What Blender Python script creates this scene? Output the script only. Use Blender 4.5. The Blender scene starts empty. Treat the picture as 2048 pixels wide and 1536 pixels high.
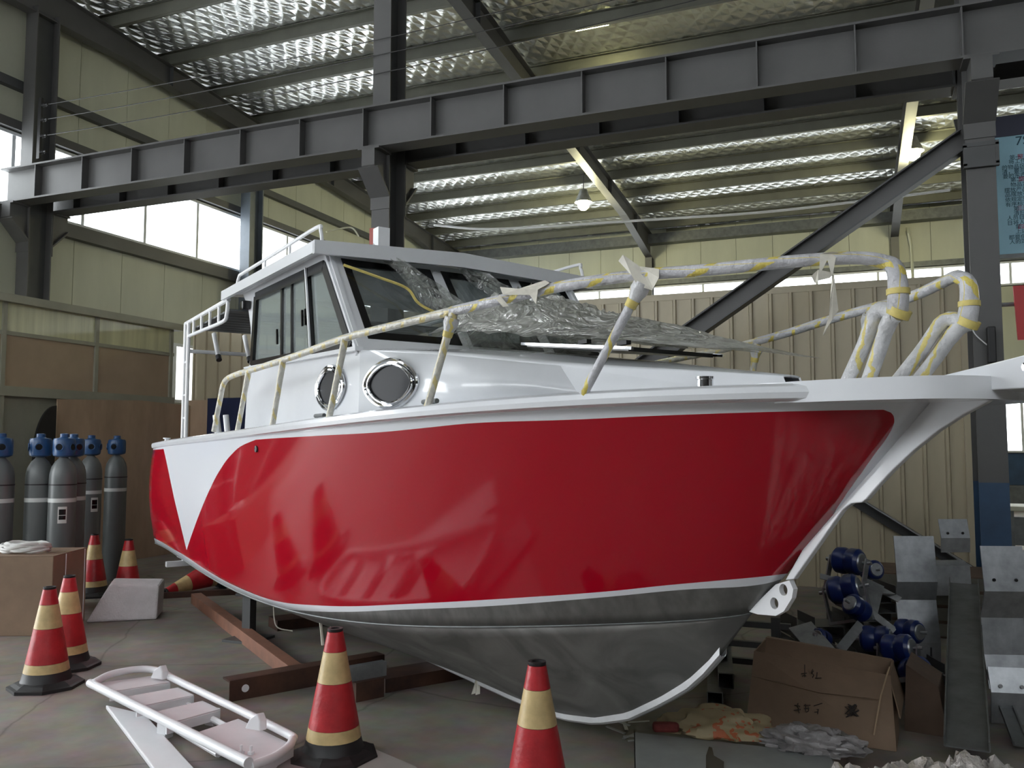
import bpy, bmesh, math, random
import numpy as np
from mathutils import Matrix, Vector
R = math.radians
random.seed(7)
sc = bpy.context.scene
COL = sc.collection

# ------------------------------------------------------------------ camera
FPX, CAMH, HZ = 1690.0, 1.62, 890.0
PITCH = math.atan((HZ - 768) / FPX)
YAW = math.atan(676 / 1690.0)
cam_d = bpy.data.cameras.new('camera')
cam_d.sensor_width = 36.0
cam_d.lens = 36.0 * FPX / 2048
cam_d.clip_start = 0.05
cam = bpy.data.objects.new('camera', cam_d)
COL.objects.link(cam)
cam.location = (0, 0, CAMH)
cam.rotation_euler = (math.pi / 2 + PITCH, 0, YAW)
sc.camera = cam

# ------------------------------------------------------------------ world: bright overcast sky
w = bpy.data.worlds.new('overcast'); sc.world = w
w.use_nodes = True
bg = w.node_tree.nodes['Background']
bg.inputs[0].default_value = (0.93, 0.97, 1.0, 1)
bg.inputs[1].default_value = 7.5

vs = sc.view_settings
vs.view_transform = 'Standard'; vs.look = 'None'; vs.gamma = 1.0
vs.exposure = 0.0
vs.use_curve_mapping = False
sc.cycles.use_denoising = True
sc.cycles.max_bounces = 8
sc.cycles.diffuse_bounces = 4
sc.cycles.glossy_bounces = 4
sc.cycles.transparent_max_bounces = 16
sc.cycles.sample_clamp_indirect = 8.0

def portal(loc, rot, sx, sy):
    d = bpy.data.lights.new('daylight_portal', 'AREA'); d.shape = 'RECTANGLE'
    d.size, d.size_y = sx, sy
    d.cycles.is_portal = True
    o = bpy.data.objects.new('daylight_portal', d); COL.objects.link(o)
    o.location = loc; o.rotation_euler = rot
    return o

# ------------------------------------------------------------------ pixel helpers (photo is 2048 x 1536)
_cy, _sy, _cp, _sp = math.cos(YAW), math.sin(YAW), math.cos(PITCH), math.sin(PITCH)
EYE = np.array([0, 0, CAMH])
def proj(P):
    X = P[0] * _cy + P[1] * _sy; Y = -P[0] * _sy + P[1] * _cy; dz = P[2] - CAMH
    d = Y * _cp + dz * _sp; u = -Y * _sp + dz * _cp
    return 1024 + FPX * X / d, 768 - FPX * u / d
def ray(px, py):
    a = (px - 1024) / FPX; b_ = (768 - py) / FPX
    Y = _cp - b_ * _sp
    return np.array([a * _cy - Y * _sy, a * _sy + Y * _cy, _sp + b_ * _cp])
def atz(px, py, z):
    r = ray(px, py); return EYE + r * ((z - CAMH) / r[2])
def aty(px, py, y):
    r = ray(px, py); return EYE + r * (y / r[1])
def atx(px, py, x):
    r = ray(px, py); return EYE + r * (x / r[0])
def dep(px, Y, z=0.0):
    """point on the floor plan that lies Y metres ahead of the camera in pixel column px"""
    X = (px - 1024) / FPX * Y
    return np.array([X * _cy - Y * _sy, X * _sy + Y * _cy, z])
def depy(px, py, Y):
    r = ray(px, py); k = -r[0] * _sy + r[1] * _cy
    return EYE + r * (Y / k)

# ------------------------------------------------------------------ materials
def new_mat(name):
    m = bpy.data.materials.new(name); m.use_nodes = True
    return m, m.node_tree.nodes, m.node_tree.links, m.node_tree.nodes['Principled BSDF']
def mat(name, col, rough=0.5, metal=0.0, var=0.12, scale=3.0, bump=0.0, bscale=40.0, coat=0.0, dark=None, stretch=None, spec=0.5, detail=5):
    m, N, L, P = new_mat(name)
    P.inputs['Roughness'].default_value = rough
    P.inputs['Metallic'].default_value = metal
    P.inputs['Coat Weight'].default_value = coat
    P.inputs['Coat Roughness'].default_value = 0.05
    P.inputs['Specular IOR Level'].default_value = spec
    tc = N.new('ShaderNodeTexCoord')
    src = tc.outputs['Object']
    if stretch:
        mp = N.new('ShaderNodeMapping'); mp.inputs['Scale'].default_value = stretch
        L.new(src, mp.inputs[0]); src = mp.outputs[0]
    if var > 0:
        n = N.new('ShaderNodeTexNoise'); n.inputs['Scale'].default_value = scale; n.inputs['Detail'].default_value = detail
        n.inputs['Roughness'].default_value = 0.6
        L.new(src, n.inputs['Vector'])
        r = N.new('ShaderNodeValToRGB')
        r.color_ramp.elements[0].position = 0.32; r.color_ramp.elements[1].position = 0.68
        d = dark if dark else tuple(c * (1 - var * 2) for c in col)
        hi = col if dark else tuple(min(1, c * (1 + var * 0.5)) for c in col)
        r.color_ramp.elements[0].color = (*d, 1); r.color_ramp.elements[1].color = (*hi, 1)
        L.new(n.outputs['Fac'], r.inputs['Fac']); L.new(r.outputs[0], P.inputs['Base Color'])
    else:
        P.inputs['Base Color'].default_value = (*col, 1)
    if bump > 0:
        nb = N.new('ShaderNodeTexNoise'); nb.inputs['Scale'].default_value = bscale; nb.inputs['Detail'].default_value = 4
        L.new(src, nb.inputs['Vector'])
        b_ = N.new('ShaderNodeBump'); b_.inputs['Strength'].default_value = bump; b_.inputs['Distance'].default_value = 0.02
        L.new(nb.outputs['Fac'], b_.inputs['Height']); L.new(b_.outputs[0], P.inputs['Normal'])
    return m
def emis(name, col, strength):
    m, N, L, P = new_mat(name)
    P.inputs['Base Color'].default_value = (*col, 1)
    P.inputs['Emission Color'].default_value = (*col, 1)
    P.inputs['Emission Strength'].default_value = strength
    return m
def thin_glass(name, tint, clear, rough=0.02):
    m, N, L, P = new_mat(name)
    N.remove(P)
    out = N['Material Output']
    tr = N.new('ShaderNodeBsdfTransparent'); tr.inputs[0].default_value = (*tint, 1)
    df = N.new('ShaderNodeBsdfDiffuse'); df.inputs[0].default_value = (*[c * .5 for c in tint], 1)
    gl = N.new('ShaderNodeBsdfGlossy'); gl.inputs['Roughness'].default_value = rough
    lw = N.new('ShaderNodeLayerWeight'); lw.inputs['Blend'].default_value = .5
    pw5 = N.new('ShaderNodeMath'); pw5.operation = 'POWER'; pw5.inputs[1].default_value = 4.0; L.new(lw.outputs['Facing'], pw5.inputs[0])
    fr = N.new('ShaderNodeMath'); fr.operation = 'MULTIPLY_ADD'; fr.inputs[1].default_value = .8; fr.inputs[2].default_value = .05; L.new(pw5.outputs[0], fr.inputs[0])
    m0 = N.new('ShaderNodeMixShader'); m0.inputs[0].default_value = 1 - clear
    L.new(tr.outputs[0], m0.inputs[1]); L.new(df.outputs[0], m0.inputs[2])
    mx = N.new('ShaderNodeMixShader')
    L.new(fr.outputs[0], mx.inputs[0]); L.new(m0.outputs[0], mx.inputs[1]); L.new(gl.outputs[0], mx.inputs[2])
    L.new(mx.outputs[0], out.inputs[0])
    return m
def film(name, tint, lo, hi, bscale=12.0, bump=.8, rough=.10):
    """crumpled plastic film: see-through between sharp milky creases (lo / hi = opacity between and on the creases)"""
    m, N, L, P = new_mat(name); N.remove(P)
    out = N['Material Output']
    tc = N.new('ShaderNodeTexCoord')
    def creases(sc_, dist):
        n = N.new('ShaderNodeTexNoise'); n.inputs['Scale'].default_value = sc_; n.inputs['Detail'].default_value = 3; n.inputs['Distortion'].default_value = dist
        L.new(tc.outputs['Object'], n.inputs['Vector'])
        a1 = N.new('ShaderNodeMath'); a1.operation = 'SUBTRACT'; a1.inputs[1].default_value = .5; L.new(n.outputs['Fac'], a1.inputs[0])
        a2 = N.new('ShaderNodeMath'); a2.operation = 'ABSOLUTE'; L.new(a1.outputs[0], a2.inputs[0])
        a3 = N.new('ShaderNodeMath'); a3.operation = 'MULTIPLY_ADD'; a3.inputs[1].default_value = -5.0; a3.inputs[2].default_value = 1.0; a3.use_clamp = True; L.new(a2.outputs[0], a3.inputs[0])
        a4 = N.new('ShaderNodeMath'); a4.operation = 'POWER'; a4.inputs[1].default_value = 1.6; L.new(a3.outputs[0], a4.inputs[0])
        return a4.outputs[0]
    c1, c2 = creases(bscale * .5, 1.5), creases(bscale * 1.4, 1.0)
    cm = N.new('ShaderNodeMath'); cm.operation = 'MAXIMUM'; L.new(c1, cm.inputs[0]); L.new(c2, cm.inputs[1])
    bp = N.new('ShaderNodeBump'); bp.inputs['Strength'].default_value = bump; bp.inputs['Distance'].default_value = .05
    L.new(cm.outputs[0], bp.inputs['Height'])
    tr = N.new('ShaderNodeBsdfTransparent'); tr.inputs[0].default_value = (.95, .96, .94, 1)
    df = N.new('ShaderNodeBsdfDiffuse'); df.inputs[0].default_value = (*tint, 1)
    tl = N.new('ShaderNodeBsdfTranslucent'); tl.inputs[0].default_value = (*tint, 1)
    gl = N.new('ShaderNodeBsdfGlossy'); gl.inputs['Roughness'].default_value = rough
    L.new(bp.outputs[0], gl.inputs['Normal']); L.new(bp.outputs[0], df.inputs['Normal'])
    a = N.new('ShaderNodeMixShader'); a.inputs[0].default_value = .45
    L.new(df.outputs[0], a.inputs[1]); L.new(tl.outputs[0], a.inputs[2])
    g = N.new('ShaderNodeMixShader'); g.inputs[0].default_value = .35
    L.new(a.outputs[0], g.inputs[1]); L.new(gl.outputs[0], g.inputs[2])
    rp = N.new('ShaderNodeMapRange'); rp.inputs[3].default_value = lo; rp.inputs[4].default_value = hi; L.new(cm.outputs[0], rp.inputs[0])
    mx = N.new('ShaderNodeMixShader'); L.new(rp.outputs[0], mx.inputs[0])
    L.new(tr.outputs[0], mx.inputs[1]); L.new(g.outputs[0], mx.inputs[2])
    L.new(mx.outputs[0], out.inputs[0])
    return m

# ------------------------------------------------------------------ mesh building
PM = {}
def link(o, parent=None):
    COL.objects.link(o)
    if parent is not None:
        o.parent = parent; PM[o.name] = PM[parent.name]
    return o
def tag(o, label=None, cat=None, group=None, kind=None):
    if label: o['label'] = label
    if cat: o['category'] = cat
    if group: o['group'] = group
    if kind: o['kind'] = kind
    return o
def empty(name, loc=(0, 0, 0), rz=0.0, local=False):
    o = bpy.data.objects.new(name, None); o.empty_display_size = 0.1
    o.location = loc; o.rotation_euler = (0, 0, rz)
    COL.objects.link(o)
    PM[o.name] = Matrix.Identity(4) if local else (Matrix.Translation(Vector(loc)) @ Matrix.Rotation(rz, 4, 'Z')).inverted()
    return o
def copy_tree(o, parent=None):
    c = o.copy(); COL.objects.link(c)
    c.parent = parent
    for ch in list(o.children): copy_tree(ch, c)
    return c

class MB:
    def __init__(s): s.v = []; s.f = []; s.uv = None
    def add(s, vs_, fs):
        n = len(s.v); s.v += [tuple(map(float, p)) for p in vs_]; s.f += [tuple(i + n for i in q) for q in fs]; return s
    def box(s, c, d, M=None):
        hx, hy, hz = d[0] / 2, d[1] / 2, d[2] / 2
        vs_ = [Vector((x, y, z)) for x in (-hx, hx) for y in (-hy, hy) for z in (-hz, hz)]
        if M is not None: vs_ = [M @ p for p in vs_]
        vs_ = [p + Vector(c) for p in vs_]
        return s.add(vs_, [(0, 1, 3, 2), (4, 6, 7, 5), (0, 4, 5, 1), (2, 3, 7, 6), (0, 2, 6, 4), (1, 5, 7, 3)])
    def bx(s, x0, x1, y0, y1, z0, z1):
        return s.box(((x0 + x1) / 2, (y0 + y1) / 2, (z0 + z1) / 2), (abs(x1 - x0), abs(y1 - y0), abs(z1 - z0)))
    def bar(s, a, b_, wd, ht, up=(0, 0, 1)):
        """box beam from a to b, wd across, ht along up"""
        a, b_ = Vector(a), Vector(b_); d = (b_ - a); L_ = d.length; d.normalize()
        side = d.cross(Vector(up)); side.normalize(); u = side.cross(d)
        M = Matrix((d, side, u)).transposed()
        return s.box((a + b_) / 2, (L_, wd, ht), M)
    def prism(s, poly, vec):
        """polygon (3d points) extruded along vec"""
        n = len(poly); vec = Vector(vec)
        vs_ = [Vector(p) for p in poly] + [Vector(p) + vec for p in poly]
        fs = [tuple(range(n))[::-1], tuple(range(n, 2 * n))] + [(i, (i + 1) % n, n + (i + 1) % n, n + i) for i in range(n)]
        return s.add(vs_, fs)
    def lathe(s, prof, seg=24, c=(0, 0, 0), M=None):
        vs_, fs = [], []
        for r_, z in prof:
            for k in range(seg):
                a = 2 * math.pi * k / seg; vs_.append(Vector((r_ * math.cos(a), r_ * math.sin(a), z)))
        for i in range(len(prof) - 1):
            for k in range(seg):
                k2 = (k + 1) % seg; fs.append((i * seg + k, i * seg + k2, (i + 1) * seg + k2, (i + 1) * seg + k))
        fs.append(tuple(range(seg))[::-1]); fs.append(tuple(range((len(prof) - 1) * seg, len(prof) * seg)))
        if M is not None: vs_ = [M @ p for p in vs_]
        return s.add([p + Vector(c) for p in vs_], fs)
    def tube(s, pts, r_, seg=10, caps=True, closed=False):
        pts = [Vector(p) for p in pts]; n = len(pts)
        rs = r_ if isinstance(r_, (list, tuple)) else [r_] * n
        if s.uv is None and not s.v: s.uv = []
        prev = None; vs_ = []; dist = 0
        for i, p in enumerate(pts):
            if closed: t = pts[(i + 1) % n] - pts[i - 1]
            else: t = pts[min(i + 1, n - 1)] - pts[max(i - 1, 0)]
            t.normalize()
            if i: dist += (p - pts[i - 1]).length
            if prev is None:
                a = Vector((0, 0, 1)) if abs(t.z) < .9 else Vector((1, 0, 0))
                nx = t.cross(a).normalized()
            else:
                nx = (prev - t * prev.dot(t)).normalized()
            ny = t.cross(nx); prev = nx
            for k in range(seg):
                an = 2 * math.pi * k / seg
                vs_.append(p + (nx * math.cos(an) + ny * math.sin(an)) * rs[i])
                if s.uv is not None: s.uv.append((dist, k / seg))
        fs = []
        m = n if closed else n - 1
        for i in range(m):
            j = (i + 1) % n
            for k in range(seg):
                k2 = (k + 1) % seg; fs.append((i * seg + k, i * seg + k2, j * seg + k2, j * seg + k))
        if caps and not closed:
            fs.append(tuple(range(seg))[::-1]); fs.append(tuple(range((n - 1) * seg, n * seg)))
        return s.add(vs_, fs)
    def grid(s, P, closed=False):
        """P[i][j] points"""
        a, b_ = len(P), len(P[0]); vs_ = [q for row in P for q in row]
        fs = [(i * b_ + j, i * b_ + j + 1, (i + 1) * b_ + j + 1, (i + 1) * b_ + j) for i in range(a - 1) for j in range(b_ - 1)]
        return s.add(vs_, fs)
    def build(s, name, m, parent=None, smooth=False, bevel=0.0, origin=None, solid=0.0):
        vs_ = [Vector(p) for p in s.v]
        loc = Vector((0, 0, 0))
        if parent is not None:
            M = PM[parent.name]; vs_ = [M @ p for p in vs_]
        else:
            if origin is None:
                lo = [min(p[i] for p in vs_) for i in range(3)]; hi = [max(p[i] for p in vs_) for i in range(3)]
                loc = Vector(((lo[0] + hi[0]) / 2, (lo[1] + hi[1]) / 2, lo[2]))
            else: loc = Vector(origin)
            vs_ = [p - loc for p in vs_]
        me = bpy.data.meshes.new(name)
        me.from_pydata([tuple(p) for p in vs_], [], s.f)
        bm = bmesh.new(); bm.from_mesh(me)
        if s.uv is not None and len(s.uv) == len(s.v):
            bm.verts.ensure_lookup_table()
            lay = bm.loops.layers.uv.new('UVMap')
            for f_ in bm.faces:
                for lp in f_.loops: lp[lay].uv = s.uv[lp.vert.index]
        bmesh.ops.recalc_face_normals(bm, faces=bm.faces)
        bm.to_mesh(me); bm.free()
        if smooth:
            for p in me.polygons: p.use_smooth = True
            try: me.set_sharp_from_angle(angle=R(40))
            except Exception: pass
        me.materials.append(m)
        o = bpy.data.objects.new(name, me)
        if solid:
            md = o.modifiers.new('thickness', 'SOLIDIFY'); md.thickness = solid; md.offset = 0
        if bevel:
            md = o.modifiers.new('bevel', 'BEVEL'); md.width = bevel; md.segments = 2; md.limit_method = 'ANGLE'; md.angle_limit = R(50)
        if parent is None: o.location = loc
        link(o, parent)
        if parent is None: PM[o.name] = Matrix.Translation(loc).inverted()
        return o

def spline(pts, n=6):
    """Catmull-Rom through 3d points"""
    pts = [Vector(p) for p in pts]; out = []
    q = [pts[0] * 2 - pts[1]] + pts + [pts[-1] * 2 - pts[-2]]
    for i in range(1, len(q) - 2):
        p0, p1, p2, p3 = q[i - 1], q[i], q[i + 1], q[i + 2]
        for k in range(n):
            t = k / n
            out.append(.5 * ((2 * p1) + (p2 - p0) * t + (2 * p0 - 5 * p1 + 4 * p2 - p3) * t * t + (3 * p1 - p0 - 3 * p2 + p3) * t ** 3))
    out.append(pts[-1]); return out
def single(name, mb, m, label, cat, group=None, **kw):
    return tag(mb.build(name, m, **kw), label, cat, group)
def inst(name, src, parent, loc=(0, 0, 0), rot=(0, 0, 0)):
    """another child that shares the mesh of src, placed in the parent's own axes"""
    o = bpy.data.objects.new(name, src.data); o.location = loc; o.rotation_euler = rot
    link(o, parent); return o

M = {}
M['steel'] = mat('grey_painted_steel', (.092, .091, .090), .45, 0, .08, 1.5, .05, 60)
M['steel_dk'] = mat('dark_grey_steel', (.075, .078, .08), .5, 0, .1, 1.5)
M['purlin'] = mat('galvanised_purlin', (.14, .142, .115), .5, .15, .1, 2)
M['blue_paint'] = mat('blue_column_paint', (.03, .075, .15), .45, 0, .15, 3)
M['cream'] = mat('cream_wall_panel', (.56, .57, .45), .45, 0, .07, 1.2, stretch=(1, 1, .25))
M['tan'] = mat('tan_corrugated_sheet', (.46, .405, .285), .4, 0, .08, 2.0, stretch=(1, 1, .3))
M['backing'] = mat('dark_joint_backing', (.06, .06, .05), .8, 0, 0)
M['white'] = mat('white_gloss_paint', (.80, .82, .85), .22, 0, .02, 3, coat=.6)
M['white_satin'] = mat('white_satin_paint', (.82, .83, .85), .35, 0, .03, 3)
M['black_rub'] = mat('black_rubber', (.015, .015, .016), .5, 0, .1, 6)
M['black'] = mat('black_gloss_frame', (.008, .008, .009), .2, 0, 0)
M['chrome'] = mat('polished_stainless', (.75, .76, .78), .08, 1, 0)
M['galv'] = mat('galvanised_plate', (.42, .44, .46), .38, .8, .14, 9)
M['galv_dk'] = mat('dull_galvanised', (.17, .18, .18), .5, .5, .15, 7)
M['alu_white'] = mat('white_window_profile', (.72, .74, .76), .4, 0, .03)
M['plywood'] = mat('brown_plywood', (.50, .36, .245), .6, 0, .16, 1.4, stretch=(1, 1, .35))
M['card'] = mat('brown_cardboard', (.235, .16, .105), .75, 0, .1, 3, .05, 120)
M['glass_sky'] = thin_glass('window_glass', (.97, .98, .98), 1.0)
M['glass_dark'] = thin_glass('tinted_cabin_glass', (.60, .64, .64), .78)
M['glass_side'] = thin_glass('clear_cabin_glass', (.80, .88, .87), .55, .03)
M['silver'] = mat('white_foam', (.62, .58, .59), .9, 0, .06, 8, .35, 60)
# ================================================================== THE BUILDING
XW, YB, YN, XE = -11.9, 24.5, -6.2, 14.0        # gable wall, back wall, near wall, far end
COLX = [-11.62, -5.37, 1.225, 7.7]
YC = 9.2
def zr(y): return 8.81 - .067 * (abs(y - YC) + YC - 9.6)     # top of rafters; ridge over the column row

# floor ----------------------------------------------------------------
def floor_mat():
    m, N, L, P = new_mat('worn_concrete')
    tc = N.new('ShaderNodeTexCoord')
    n1 = N.new('ShaderNodeTexNoise'); n1.inputs['Scale'].default_value = .9; n1.inputs['Detail'].default_value = 8; n1.inputs['Roughness'].default_value = .65
    n2 = N.new('ShaderNodeTexNoise'); n2.inputs['Scale'].default_value = 6; n2.inputs['Detail'].default_value = 8
    vo = N.new('ShaderNodeTexVoronoi'); vo.feature = 'DISTANCE_TO_EDGE'; vo.inputs['Scale'].default_value = .55
    nd = N.new('ShaderNodeTexNoise'); nd.inputs['Scale'].default_value = 2.5; nd.inputs['Detail'].default_value = 6
    for t in (n1, n2, nd): L.new(tc.outputs['Object'], t.inputs['Vector'])
    mxv = N.new('ShaderNodeMix'); mxv.data_type = 'VECTOR'; mxv.inputs[0].default_value = .12
    L.new(tc.outputs['Object'], mxv.inputs[4]); L.new(nd.outputs['Color'], mxv.inputs[5]); L.new(mxv.outputs[1], vo.inputs['Vector'])
    r = N.new('ShaderNodeValToRGB'); e = r.color_ramp.elements
    e[0].position = .3; e[0].color = (.135, .117, .098, 1); e[1].position = .72; e[1].color = (.31, .28, .245, 1)
    L.new(n1.outputs['Fac'], r.inputs[0])
    m2 = N.new('ShaderNodeMix'); m2.data_type = 'RGBA'; m2.blend_type = 'OVERLAY'; m2.inputs[0].default_value = .35
    L.new(r.outputs[0], m2.inputs[6]); L.new(n2.outputs['Color'], m2.inputs[7])
    cr = N.new('ShaderNodeValToRGB'); cr.color_ramp.elements[0].position = .0; cr.color_ramp.elements[1].position = .006
    cr.color_ramp.elements[0].color = (.55, .55, .55, 1); cr.color_ramp.elements[1].color = (1, 1, 1, 1)
    L.new(vo.outputs['Distance'], cr.inputs[0])
    m3 = N.new('ShaderNodeMix'); m3.data_type = 'RGBA'; m3.blend_type = 'MULTIPLY'; m3.inputs[0].default_value = 1
    L.new(m2.outputs[2], m3.inputs[6]); L.new(cr.outputs[0], m3.inputs[7]); L.new(m3.outputs[2], P.inputs['Base Color'])
    P.inputs['Roughness'].default_value = .55
    b_ = N.new('ShaderNodeBump'); b_.inputs['Strength'].default_value = .12; b_.inputs['Distance'].default_value = .01
    L.new(n2.outputs['Fac'], b_.inputs['Height']); L.new(b_.outputs[0], P.inputs['Normal'])
    return m
mb = MB().bx(XW - .3, XE + .3, YN - .3, YB + .3, -.15, 0)
tag(mb.build('floor', floor_mat(), origin=(0, 0, -.15)), 'worn grey concrete workshop floor', kind='structure')

# ceiling: crinkled silver foil under the roof sheets --------------------
def foil_mat():
    m, N, L, P = new_mat('crinkled_silver_foil')
    P.inputs['Metallic'].default_value = 1.0
    P.inputs['Roughness'].default_value = .30
    P.inputs['Base Color'].default_value = (.88, .89, .88, 1)
    tc = N.new('ShaderNodeTexCoord')
    def wave(ang, sc_):
        mp = N.new('ShaderNodeMapping'); mp.inputs['Rotation'].default_value = (0, 0, ang)
        L.new(tc.outputs['Object'], mp.inputs[0])
        wv = N.new('ShaderNodeTexWave'); wv.inputs['Scale'].default_value = sc_; wv.inputs['Distortion'].default_value = 1.6
        wv.inputs['Detail'].default_value = 2; wv.inputs['Detail Scale'].default_value = 1.5
        L.new(mp.outputs[0], wv.inputs['Vector']); return wv.outputs['Fac']
    w1, w2 = wave(R(40), 1.5), wave(R(-35), 1.3)
    n = N.new('ShaderNodeTexNoise'); n.inputs['Scale'].default_value = 5; n.inputs['Detail'].default_value = 6
    L.new(tc.outputs['Object'], n.inputs['Vector'])
    a = N.new('ShaderNodeMath'); a.operation = 'MAXIMUM'; L.new(w1, a.inputs[0]); L.new(w2, a.inputs[1])
    c = N.new('ShaderNodeMath'); c.operation = 'MULTIPLY_ADD'; L.new(n.outputs['Fac'], c.inputs[0]); c.inputs[1].default_value = 1.1; L.new(a.outputs[0], c.inputs[2])
    b_ = N.new('ShaderNodeBump'); b_.inputs['Strength'].default_value = .5; b_.inputs['Distance'].default_value = .045
    L.new(c.outputs[0], b_.inputs['Height']); L.new(b_.outputs[0], P.inputs['Normal'])
    return m
mb = MB()
for ya, yb in ((YC, YB + .2), (YN - .2, YC)):
    za, zb = zr(ya) + .215, zr(yb) + .215
    mb.prism([(XW - .2, ya, za), (XE + .2, ya, za), (XE + .2, yb, zb), (XW - .2, yb, zb)], (0, 0, .06))
tag(mb.build('ceiling', foil_mat(), origin=(0, YC, zr(YC))), 'pitched roof lined with crinkled silver foil insulation', kind='structure')

# wall panels ------------------------------------------------------------
def panels(wall, m, axis, a0, a1, step, z0, z1, face, th=.05, gap=.010, top=None):
    """upright sheets side by side, each an object; face = coordinate of the visible face"""
    a = a0; src = None
    while a < a1 - .02:
        b_ = min(a + step, a1); zt = z1 if top is None else min(top(a), top(b_))
        ztb = zt if top is None else top(b_); zta = zt if top is None else top(a)
        q = MB()
        if axis == 'y':
            q.prism([(face, a + gap / 2, z0), (face, b_ - gap / 2, z0), (face, b_ - gap / 2, ztb), (face, a + gap / 2, zta)], (-th, 0, 0))
        else:
            q.prism([(a + gap / 2, face, z0), (b_ - gap / 2, face, z0), (b_ - gap / 2, face, ztb), (a + gap / 2, face, zta)], (0, th, 0))
        q.build('panel', m, wall)
        a = b_
RZ0, RZ1 = 5.25, 6.45
# gable wall, left
mb = MB()
mb.bx(XW - .2, XW - .06, 6.2, YB, 0, RZ0 - .0)
mb.prism([(XW - .06, 6.2, RZ1), (XW - .06, YB, RZ1), (XW - .06, YB, zr(YB) + .2), (XW - .06, YC, zr(YC) + .2), (XW - .06, 6.2, zr(6.2) + .2)], (-.14, 0, 0))
mb.bx(XW - .2, XW, 5.2, 6.2, 0, RZ1)                     # pier beside the big door
mb.bx(XW - .2, XW, YN, 6.2, 5.2, 5.9); mb.bx(XW - .2, XW, YN, -1.6, 0, 5.2)
mb.prism([(XW, YN, 5.9), (XW, 6.2, 5.9), (XW, 6.2, zr(6.2) + .2), (XW, YN, zr(YN) + .2)], (-.2, 0, 0))
wl = mb.build('wall_left', M['backing'], origin=(XW, YC, 0))
tag(wl, 'tall cream panelled gable wall with a ribbon window', kind='structure')
panels(wl, M['cream'], 'y', 6.15, YB - .02, 1.0, 0.0, RZ0 - .02, XW)
panels(wl, M['cream'], 'y', 6.15, YB - .02, 1.0, RZ1 + .02, 8, XW, top=lambda y: zr(y) + .18)
# back wall
BZ0, BZ1 = 5.68, 6.30
mb = MB()
mb.bx(XW, XE, YB + .06, YB + .2, BZ1, zr(YB) + .2)
mb.bx(XW, 3.3, YB + .06, YB + .2, 0, BZ0); mb.bx(7.5, XE, YB + .06, YB + .2, 0, BZ0)
mb.bx(3.3, 7.5, YB + .06, YB + .2, 0, 1.43); mb.bx(3.3, 7.5, YB + .06, YB + .2, 2.72, BZ0)
wb = mb.build('wall_back', M['backing'], origin=(0, YB, 0))
tag(wb, 'far cream panelled wall with a narrow ribbon window', kind='structure')
panels(wb, M['cream'], 'x', XW, XE, 1.0, BZ1 + .02, zr(YB) + .18, YB)
panels(wb, M['cream'], 'x', XW, 3.3, 1.0, 0.0, BZ0 - .02, YB)
panels(wb, M['cream'], 'x', 3.3, 7.5, 1.0, 2.74, BZ0 - .02, YB)
panels(wb, M['blue_paint'], 'x', 3.3, 7.5, 1.4, 0.62, 1.41, YB)
panels(wb, M['galv_dk'], 'x', 3.3, 7.5, 1.4, 0.0, .61, YB)
# near wall behind the photographer and far end wall
mb = MB().bx(XW, XE, YN - .2, YN, 0, 4.4); mb.bx(XW, XE, YN - .2, YN, 6.6, zr(YN) + .2)  # high gaps in this unseen wall are added to let in more light
for k in range(3): mb.bx(XW + k * 5.18 - .2 * (k > 0), XW + k * 5.18 + .2, YN - .2, YN, 4.4, 6.6)
mb.bx(-3.0, -2.6, YN - .2, YN, 4.4, 6.6); mb.bx(-2.6, XE, YN - .2, YN, 4.4, 5.5)
tag(mb.build('wall_near', M['steel'], origin=(0, YN, 0)), 'grey wall behind the photographer with high openings added for light', kind='structure')
mb = MB().prism([(XE, YN, 0), (XE, YB, 0), (XE, YB, zr(YB) + .2), (XE, YC, zr(YC) + .2), (XE, YN, zr(YN) + .2)], (.2, 0, 0))
tag(mb.build('wall_right', M['steel'], origin=(XE, YC, 0)), 'grey end wall to the right', kind='structure')

def ribbon(name, label, axis, a0, a1, cuts, z0, z1, face):
    root = empty(name, ((face - .1, (a0 + a1) / 2, z0) if axis == 'y' else ((a0 + a1) / 2, face + .1, z0)))
    tag(root, label, kind='structure')
    def bb(q, p0, p1, za, zb, d0, d1):
        if axis == 'y': q.bx(face - d1, face - d0, p0, p1, za, zb)
        else: q.bx(p0, p1, face + d0, face + d1, za, zb)
        return q
    q = MB(); bb(q, a0, a1, z0, z0 + .05, -.04, .12); bb(q, a0, a1, z1 - .05, z1, -.02, .12)
    q.build('frame', M['alu_white'], root)
    e = [a0] + list(cuts) + [a1]
    for c in cuts:
        bb(MB(), c - .03, c + .03, z0 + .05, z1 - .05, .0, .1).build('mullion', M['alu_white'], root)
    for i in range(len(e) - 1):
        bb(MB(), e[i] + .02, e[i + 1] - .02, z0 + .05, z1 - .05, .05, .056).build('pane', M['glass_sky'], root)
    return root
ribbon('window_1', 'long bright ribbon window high in the left gable wall', 'y', 6.2, 23.8, [7.6, 9.0, 10.3, 11.65, 12.98, 14.4, 15.85, 17.2, 18.6, 20.0, 21.3, 22.6], RZ0, RZ1, XW)
ribbon('window_2', 'narrow bright ribbon window along the back wall', 'x', XW + .3, XE - .3, [XW + .3 + 1.55 * k for k in range(1, 17)], BZ0, BZ1, YB)
ribbon('window_3', 'low bright window at far right above the blue wainscot', 'x', 3.3, 7.5, [4.02, 4.9, 5.7, 6.6], 1.43, 2.72, YB)
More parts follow.
